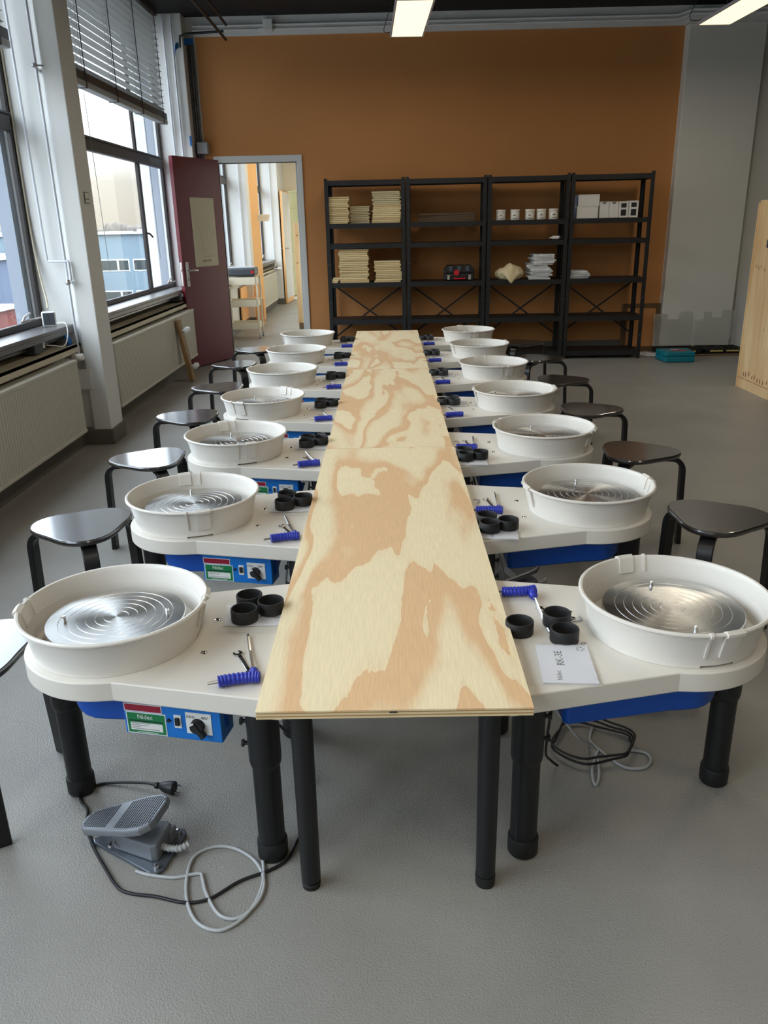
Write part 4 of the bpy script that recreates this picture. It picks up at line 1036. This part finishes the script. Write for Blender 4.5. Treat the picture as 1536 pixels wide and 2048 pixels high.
# ================================================================== RIGHT SIDE THINGS
o = empty('picture_frame', (2.94, 9.46, 0)); o.rotation_euler = (R(-4), 0, 0); tag(o, 'brown picture frame leaning on the orange wall behind the shelves', 'picture frame')
fm = MB(); fm.box(-.23, -.01, 0, -.18, .012, .535); fm.box(.16, -.01, 0, .21, .012, .535); fm.box(-.18, -.01, .485, .16, .012, .535); fm.box(-.18, -.01, 0, .16, .012, .05); fm.build('frame_bars', M['olive_frame'], o, bevel=.003)
MB().box(-.18, .0, .05, .16, .006, .485).build('backing', M['orange'], o)
o = empty('white_board', (4.22, 9.50, 0)); o.rotation_euler = (R(-3.5), 0, 0); tag(o, 'white board leaning on the wall behind the pine cabinet', 'board'); MB().box(-.20, -.012, 0, .4, .006, .77).build('panel', M['white_wall'], o, bevel=.003)
def organizer(x0, x1, y0, y1, label, cut):
    o = empty('parts_organizer', (x0, y0, 0)); tag(o, label, 'parts case')
    w, d = x1-x0, y1-y0
    t = MB().box(0, 0, .012, w, d, .016); t.box(0, 0, .012, .006, d, .06); t.box(w-.006, 0, .012, w, d, .06); t.box(0, 0, .012, w, .006, .06); t.box(0, d-.006, .012, w, d, .06)
    for i in range(1, 8): t.box(w*i/8-.0015, .006, .016, w*i/8+.0015, d-.006, .056)
    for j_ in range(1, 5): t.box(.006, d*j_/5-.0015, .016, w-.006, d*j_/5+.0015, .056)
    t.build('tray', M['black_plastic'], o)
    for i in range(8):
        for j_ in range(5):
            if rnd.random() < .75: MB().lathe([(0, .0), (.014, 0), (.016, .01), (.010, .034), (0, .038)], 6, cx=w*(i+.5)/8, cy=d*(j_+.5)/5).build('small_part', M['parts'] if rnd.random() < .7 else M['label_white'], o).location = (0, 0, .016)
    for x in (w*.3, w*.7): MB().box(x-.07, -.004, .035, x+.07, .0, .05).build('front_latch', M['parts'], o)
    lid = MB(); pr = cut(w)
    lid.prism(pr, -.004, .0, 0, Matrix.Rotation(R(90), 4, 'X'))
    lid.prism([(0, .0), (w, .0), (w, .012), (0, .012)], -.028, -.004, 0, Matrix.Rotation(R(90), 4, 'X'))
    for zz in (.10, .18, .26): lid.box(.0, -.028, zz, .06, -.004, zz+.003, 0, Matrix.Rotation(0, 4, 'X'))
    lo_ = lid.build('clear_lid', M['lid'], o); lo_.location = (0, d+.005, .06); lo_.rotation_euler = (R(-7), 0, 0)
    return o
organizer(3.06, 3.51, 9.05, 9.375, 'left open parts case with clear lid upright against the pillar', lambda w: [(0, 0), (w, 0), (w, .36), (w*.92, .385), (w*.75, .385), (w*.66, .37), (w*.62, .30), (w*.36, .30), (w*.34, .36), (0, .36)])
organizer(3.54, 3.995, 9.05, 9.375, 'right open parts case with clear lid upright against the pillar', lambda w: [(0, 0), (w, 0), (w, .39), (w*.68, .39), (w*.65, .31), (w*.42, .31), (w*.40, .375), (w*.22, .375), (w*.20, .30), (0, .30)])
o = empty('slatted_mat', (3.40, 8.97, 0)); tag(o, 'brown slatted mat under the parts cases', 'mat')
for i in range(14): MB().box(i*.048, 0, .002, i*.048+.040, .36, .011).build('slat', M['mat_brown'], o)
MB().box(0, .02, 0, .664, .05, .002).build('backing_strip', M['mat_brown'], o); MB().box(0, .31, 0, .664, .34, .002).build('backing_strip', M['mat_brown'], o)
o = empty('tool_case', (2.95, 8.56, 0)); tag(o, 'teal plastic tool case lying on the floor near the shelves', 'tool case')
MB().prism([(0, 0), (.31, 0), (.33, .30), (-.02, .30)], .004, .062).build('lower_shell', M['teal'], o, bevel=.012); MB().prism([(0, 0), (.31, 0), (.33, .30), (-.02, .30)], .064, .112).build('upper_shell', M['teal'], o, bevel=.014)
rb = MB()
for i in range(5): rb.prism([(-.004-i*.004, .03+i*.055), (.004-i*.004, .03+i*.055), (.001-i*.004, .055+i*.055), (-.007-i*.004, .055+i*.055)], .01, .105)
rb.build('side_ribs', M['teal'], o)
MB().prism([(.10, .10), (.24, .08), (.25, .17), (.11, .26)], .112, .1135).build('red_label', M['red_label'], o); MB().prism([(.105, .19), (.17, .15), (.175, .17), (.11, .22)], .1135, .1142).build('label_stripe', M['label_white'], o)
for i, (x, y, a, z) in enumerate(((2.93, 9.22, 20, 0), (3.0, 9.12, -8, .006))):
    o = MB().box(-.10, -.14, .001, .10, .10, .005).build('loose_papers', M['paper']); o.location = (x, y, z); o.rotation_euler = (0, 0, R(a)); tag(o, ['lower pale sheet behind the teal case', 'upper pale sheet behind the teal case'][i], 'paper')
# pine cabinet
o = empty('pine_cabinet', (3.17, 6.62, 0)); tag(o, 'tall knotty pine cabinet side at the right edge', 'cabinet')
MB().box(0, .03, .0, .02, .63, 1.562).build('side_panel', M['pine'], o); MB().box(-.006, .63, 0, .03, .652, 1.562).build('corner_batten', M['pine'], o); MB().box(-.002, .008, .0, .02, .03, 1.562).build('edge_strip', M['pine'], o)
MB().box(.02, .03, .07, .5, .05, 1.562).build('front_panel', M['pine_old'], o); MB().box(.02, .61, 0, .5, .63, 1.562).build('rear_panel', M['pine'], o); MB().box(.48, .05, .0, .5, .61, 1.562).build('back_panel', M['pine'], o); MB().box(.0, .03, 1.562, .5, .63, 1.58).build('cabinet_top', M['pine'], o)
MB().box(.03, .02, .0, .5, .04, .07).build('base_rail', M['pine_old'], o)
MB().box(-.001, .03, .085, .0, .63, .09).build('seam', M['knot'], o)
kr = random.Random(9)
for i in range(9):
    y = .07+i*.058+kr.uniform(-.012, .012); zc = .13+kr.uniform(-.01, .02)-.0*i; h = kr.uniform(.014, .032)
    MB().lathe([(0, 0), (.010, 0)], 10).build('knot', M['knot'], o).matrix_local = Matrix.Translation((-.0015, y, zc)) @ Matrix.Rotation(R(90), 4, 'Y') @ Matrix.Diagonal((h/.010, .8, 1, 1))
for i, (y, z) in enumerate(((.55, 1.05), (.50, 1.04), (.45, 1.05), (.39, 1.03), (.2, 1.04), (.25, .55), (.12, .62))):
    MB().lathe([(0, 0), (.008, 0)], 10).build('knot', M['knot'], o).matrix_local = Matrix.Translation((-.0015, y, z)) @ Matrix.Rotation(R(90), 4, 'Y') @ Matrix.Diagonal((2.0 if i < 5 else 1.0, .8, 1, 1))
tag(MB().box(3.164, 6.93, 1.205, 3.168, 7.02, 1.27).build('blue_sticker', M['cord_blue']), 'dark blue sticker on the pine cabinet at the right edge', 'sticker')

# ================================================================== LEFT SIDE SMALL THINGS
o = empty('castor_plank', (-1.985, 8.05, 0)); tag(o, 'weathered plank with white castors leaning on the radiator by the red door', 'dolly')
pb, ptp = Vector((0, 0, .005)), Vector((-.09, -.0, .60)); 
ax = (ptp-pb).normalized(); sd = Vector((0, 1, 0)); nn = sd.cross(ax).normalized()
PMx = Matrix(((sd.x, nn.x, ax.x, 0), (sd.y, nn.y, ax.y, -.0), (sd.z, nn.z, ax.z, .005), (0, 0, 0, 1)))
MB().box(-.055, -.02, 0, .055, .02, .61, 0, PMx).build('plank', M['pine_old'], o, bevel=.003)
for zz in (.14, .50):
    for y in (-.02, .05):
        c0 = PMx @ Vector((y, .02, zz)); c1 = PMx @ Vector((y, .05, zz)); c2 = PMx @ Vector((y+.0, .062, zz))
        bs = MB().cyl(c0, c1, .012, 8).build('castor_fork', M['alu'], o, smooth=40)
        q = Vector((0, 1, 0)); MB().tube([c2-q*.011, c2-q*.007, c2+q*.007, c2+q*.011], [.022, .028, .028, .022], 18).build('castor_wheel', M['label_white'], bs, smooth=40)
o = empty('motion_sensor', (-2.29, 5.515, .903)); o.rotation_euler = (0, 0, R(20)); tag(o, 'square grey sensor with dark panel standing on the window sill', 'sensor')
MB().box(-.045, -.02, -.055, .045, .02, .045).build('sensor_body', M['label_white'], o, bevel=.012); MB().box(-.036, -.0215, -.044, .036, -.0195, .036).build('dark_panel', M['dark_grey'], o, bevel=.0008); MB().box(-.001, -.022, -.044, .001, -.0213, .036).build('panel_line', M['print_black'], o)
tag(MB().tube(smooth_path([(-2.27, 5.525, .862), (-2.22, 5.50, .872), (-2.165, 5.47, .87), (-2.15, 5.44, .80), (-2.16, 5.38, .735), (-2.20, 5.32, .745), (-2.225, 5.25, .758)]), .004, 7).build('sensor_cable', M['white_cable'], smooth=60), 'white cable from the sill sensor down to the plug', 'cable')
tag(MB().tube(smooth_path([(-2.382, 5.655, 3.3), (-2.382, 5.655, 2.2), (-2.378, 5.65, 1.5), (-2.355, 5.63, 1.2), (-2.315, 5.58, 1.02), (-2.295, 5.53, .965)]), .006, 7).build('wall_cable', M['trunk'], smooth=60), 'cream cable running down the window edge to the sensor', 'cable')
o = empty('wall_socket', (-2.25, 5.13, .765)); tag(o, 'grey socket with white plug under the left window sill', 'socket')
MB().box(-.05, -.07, -.04, .03, .06, .035).build('socket_box', M['dark_grey'], o, bevel=.006); MB().box(.0, .06, -.022, .028, .10, .022).build('plug', M['label_white'], o, bevel=.006)
tag(MB().sweep([(-2.22, 5.50, .82), (-2.20, 5.53, .79), (-2.19, 5.55, .74), (-2.19, 5.555, .717)], (.03, .008), (0, 1, .2)).build('blue_cloth', M['tape_blue'], bevel=.004), 'blue cloth tucked under the end of the sill by the pillar', 'cloth')
o = empty('cover_plate', (-2.135, 5.585, .47)); tag(o, 'white square cover plate low on the pillar', 'cover plate'); MB().box(-.05, 0, -.07, .05, .015, .07).build('plate', M['white_wall'], o, bevel=.004); MB().box(-.04, -.002, -.055, .04, .001, .055).build('inner_plate', M['white_wall'], o, bevel=.003)
o = empty('wall_socket', (-2.22, 5.98, .775)); tag(o, 'white plug hanging under the sill right of the pillar', 'socket'); MB().box(-.03, -.05, -.03, .03, .05, .03).build('socket_box', M['dark_grey'], o, bevel=.005); MB().box(.03, -.02, -.02, .06, .03, .02).build('plug', M['label_white'], o, bevel=.006); MB().tube(smooth_path([(.055, .03, 0), (.075, .07, -.02), (.07, .08, -.06), (.04, .06, -.09)]), .004, 6).build('plug_cable', M['white_cable'], o, smooth=50)
o = empty('wall_socket', (-2.22, 8.72, .775)); tag(o, 'dark socket box under the sill beside the red door', 'socket'); MB().box(-.05, -.06, -.035, .04, .06, .035).build('socket_box', M['dark_grey'], o, bevel=.006); MB().box(.04, -.02, .0, .055, .02, .03).build('plug', M['grey_plastic'], o, bevel=.004)

# ================================================================== ROOM BEYOND THE DOORWAY
o = empty('utility_cart', (-1.98, 11.35, 0)); tag(o, 'cream three tier trolley seen through the doorway', 'trolley')
CW, CD_ = .40, .34
for z, h in ((.13, .09), (.43, .09), (.72, .10)):
    t = MB(); t.box(-CW/2, -CD_/2, z, CW/2, CD_/2, z+.004); t.box(-CW/2, -CD_/2, z, CW/2, -CD_/2+.004, z+h); t.box(-CW/2, CD_/2-.004, z, CW/2, CD_/2, z+h); t.box(-CW/2, -CD_/2, z, -CW/2+.004, CD_/2, z+h); t.box(CW/2-.004, -CD_/2, z, CW/2, CD_/2, z+h)
    t.build('tray', M['cart'], o, bevel=.002)
for sx_ in (-1, 1):
    for sy_ in (-1, 1):
        pz = MB().box(sx_*(CW/2+.012)-.012, sy_*(CD_/2-.02)-.012, .075, sx_*(CW/2+.012)+.012, sy_*(CD_/2-.02)+.012, .83).build('post', M['cart'], o, bevel=.003)
        x, y = sx_*(CW/2+.012), sy_*(CD_/2-.02)
        MB().tube([(x-.009, y, .033), (x+.009, y, .033)], .033, 16).build('castor', M['grey_plastic'], pz, smooth=40)
o = empty('storage_case', (-1.98, 11.35, .835)); tag(o, 'dark grey case with red catch lying on the trolley', 'case')
MB().box(-.19, -.17, 0, .20, .17, .105).build('case_body', M['dark_grey'], o, bevel=.02); MB().box(-.17, -.15, .105, .18, .15, .112).build('case_lid', M['grey_plastic'], o, bevel=.004); MB().cyl((.17, -.172, .05), (.17, -.182, .05), .022, 12).build('red_catch', M['red'], o)
o = empty('peach_partition', (-2.22, 13.25, 0)); tag(o, 'narrow peach coloured board standing on edge beyond the doorway', 'board')
MB().prism([(0, 0), (.19, .30), (.205, .29), (.015, -.01)], .012, 2.6).build('panel', M['orange_ply'], o)
o = empty('wall_shelf', (-2.02, 13.5, 1.54)); tag(o, 'small pale shelf on the peach board beyond the doorway', 'shelf'); MB().prism([(-.08, 0), (.14, 0), (.17, .09), (.15, .10), (-.08, .10)], -.10, 0, 0, Matrix.Rotation(R(90), 4, 'X')).build('shelf_body', M['cream_wall'], o, bevel=.004)
o = empty('peach_box', (-2.10, 12.4, 0)); tag(o, 'peach open box on the floor behind the trolley', 'box')
bx = MB(); bx.box(-.12, 0, .01, .14, .6, .025); bx.box(-.12, 0, .01, -.10, .6, .60); bx.box(-.12, .58, .01, .14, .6, .60); bx.box(-.12, 0, .40, .14, .6, .415); bx.build('box_shell', M['orange_ply'], o)
o = empty('pine_plank', (-1.285, 12.2, 0)); tag(o, 'tall pale knotty plank leaning beside the doorway', 'plank')
MB().box(-.055, 0, .09, .075, .025, 1.50).build('board', M['pine'], o, bevel=.003); MB().box(-.045, .004, 0, .065, .02, .09).build('dark_foot', M['mat_brown'], o)
for (x, z) in ((.04, 1.46), (-.01, 1.33), (-.02, .95), (.04, .93)):
    MB().lathe([(0, 0), (.012, 0)], 10).build('knot', M['knot'], o).matrix_local = Matrix.Translation((x, -.0012, z)) @ Matrix.Rotation(R(90), 4, 'X')
# far door, ajar, and tiled room behind
o = empty('door_2', (-1.96, 17.38, 0)); o.rotation_euler = (0, 0, R(-92)); tag(o, 'far door standing open with pale edge', 'door', kind='structure')
MB().box(0, -.04, .01, .95, 0, 2.10).build('door_leaf', M['orange_ply'], o); MB().box(.05, .0, .10, .95, .004, 2.08).build('door_face', M['grey_wall'], o)
MB().box(.90, .004, .92, .94, .012, 1.15).build('handle_plate', M['alu'], o); MB().tube([(.92, 0, 1.05), (.92, .06, 1.05), (.82, .06, 1.05)], .010, 8).build('door_handle', M['chrome'], o, smooth=50); MB().tube([(.92, -.04, 1.05), (.92, -.10, 1.05), (.82, -.10, 1.05)], .010, 8).build('door_handle', M['chrome'], o, smooth=50)
tw = empty('wall_tiled', (-1.9, 18.2, 0)); tag(tw, 'olive tiled wall seen through the far door', 'wall', kind='structure')
MB().box(-.3, .02, 0, 1.3, .1, 2.6).build('tile_bed', M['plinth'], tw)
tm = MB().box(0, 0, 0, .296, .02, .296).mesh('tile', M['tile'])
for i in range(5):
    for j_ in range(8):
        t = bpy.data.objects.new('tile', tm); C.objects.link(t); t.parent = tw; t.location = (-.28+i*.30, .0, .02+j_*.30)
o = empty('floor_drain', (-1.66, 14.55, 0)); tag(o, 'round drain cover in the floor beyond the doorway', 'drain'); MB().lathe([(0, .002), (.075, .002), (.08, 0)], 24).build('cover', M['steel'], o)
for i, (y) in enumerate((12.4, 14.9)):
    lamp(-1.2, y, 3.0, 0, ['first panel lamp in the room beyond the doorway', 'second panel lamp in the room beyond the doorway'][i])

# ================================================================== OUTSIDE
b = MB().box(-900, -300, -10.3, -3.4, 900, -10); tag(b.build('ground_outside', M['ground']), 'pale snowy ground far below the windows', 'ground', kind='structure')
def building(name, x0, x1, y0, y1, zt, m, label, bands, snow=True, nwin=10, step=1.0):
    o = empty(name, (x0, y0, -10)); tag(o, label, 'building')
    MB().box(0, 0, 0, x1-x0, y1-y0, zt+10).build('walls', m, o)
    if snow:
        MB().box(-.4, -.4, zt+10, x1-x0+.4, y1-y0, zt+10.25).build('roof', M['snow'], o)
        rs = MB(); rr = random.Random(4); x = 1.0
        while x < x1-x0-6: 
            w = rr.uniform(3, 6); rs.box(x, -.2, zt+10.25, x+w, 3, zt+10.25+rr.uniform(.1, .4)); x += w+rr.uniform(1, 3)
        rs.build('snow_drift', M['snow'], o)
    for (z0, z1, w, g, fr) in bands:
        n = int((x1-x0-2)/(w+g)); me = MB().box(0, -.06, 0, w, .05, z1-z0).mesh('window', M['label_white']); mg = MB().box(.12, -.09, .12, w*.62, -.05, z1-z0-.12).mesh('pane', M['bld_glass']); mg2 = MB().box(w*.68, -.09, .12, w-.12, -.05, z1-z0-.12).mesh('pane', M['bld_glass'])
        for i in range(n):
            wn = bpy.data.objects.new('window', me); C.objects.link(wn); wn.parent = o; wn.location = (1+i*(w+g), 0, z0+10)
            for q in (mg, mg2):
                pn = bpy.data.objects.new('pane', q); C.objects.link(pn); pn.parent = wn
    return o
building('office_building', -62, -22, 108, 130, .95, M['bld_blue'], 'pale blue flat roofed office block with white window bands', [(-3.55, -2.1, 4.2, .5, 0), (-7.5, -6.0, 4.2, .5, 0)])
building('low_warehouse', -95, -40, 86, 104, -1.2, M['bld_grey'], 'blue grey warehouse with snowy roof in the left window', [(-4.2, -3.4, 2.0, 9.0, 0)])
building('brick_building', -58, -34, 66, 76, -5.0, M['brick'], 'red brick building with snowy roof in the left window', [(-7.2, -6.0, 1.7, 1.2, 0)])
building('white_garage', -40, -33.5, 52, 58, -7.3, M['bld_grey'], 'small pale garage before the brick building', [(-9.3, -8.5, 1.2, 1.6, 0)])
building('flat_annex', -34, -9, 34, 44, -7.2, M['bld_grey'], 'low flat annex with snow covered roof below the windows', [])
# tree belt on the skyline
tb = MB(); rr = random.Random(12)
for i in range(520):
    x = -420+i*.95+rr.uniform(-1.5, 1.5); y = 380+rr.uniform(-25, 25); h = rr.uniform(.8, 2.6) if rr.random() < .9 else rr.uniform(2.5, 4.2); w = rr.uniform(1.2, 2.6)
    tb.lathe([(0, -10), (w, -9), (w*1.1, 1.0), (w, 1.4+h*.45), (w*.55, 1.4+h*.85), (.1, 1.4+h)], 6, cx=x, cy=y)
tag(tb.build('treeline', M['trees'], smooth=60), 'hazy brown belt of bare trees on the horizon', 'trees', kind='stuff')
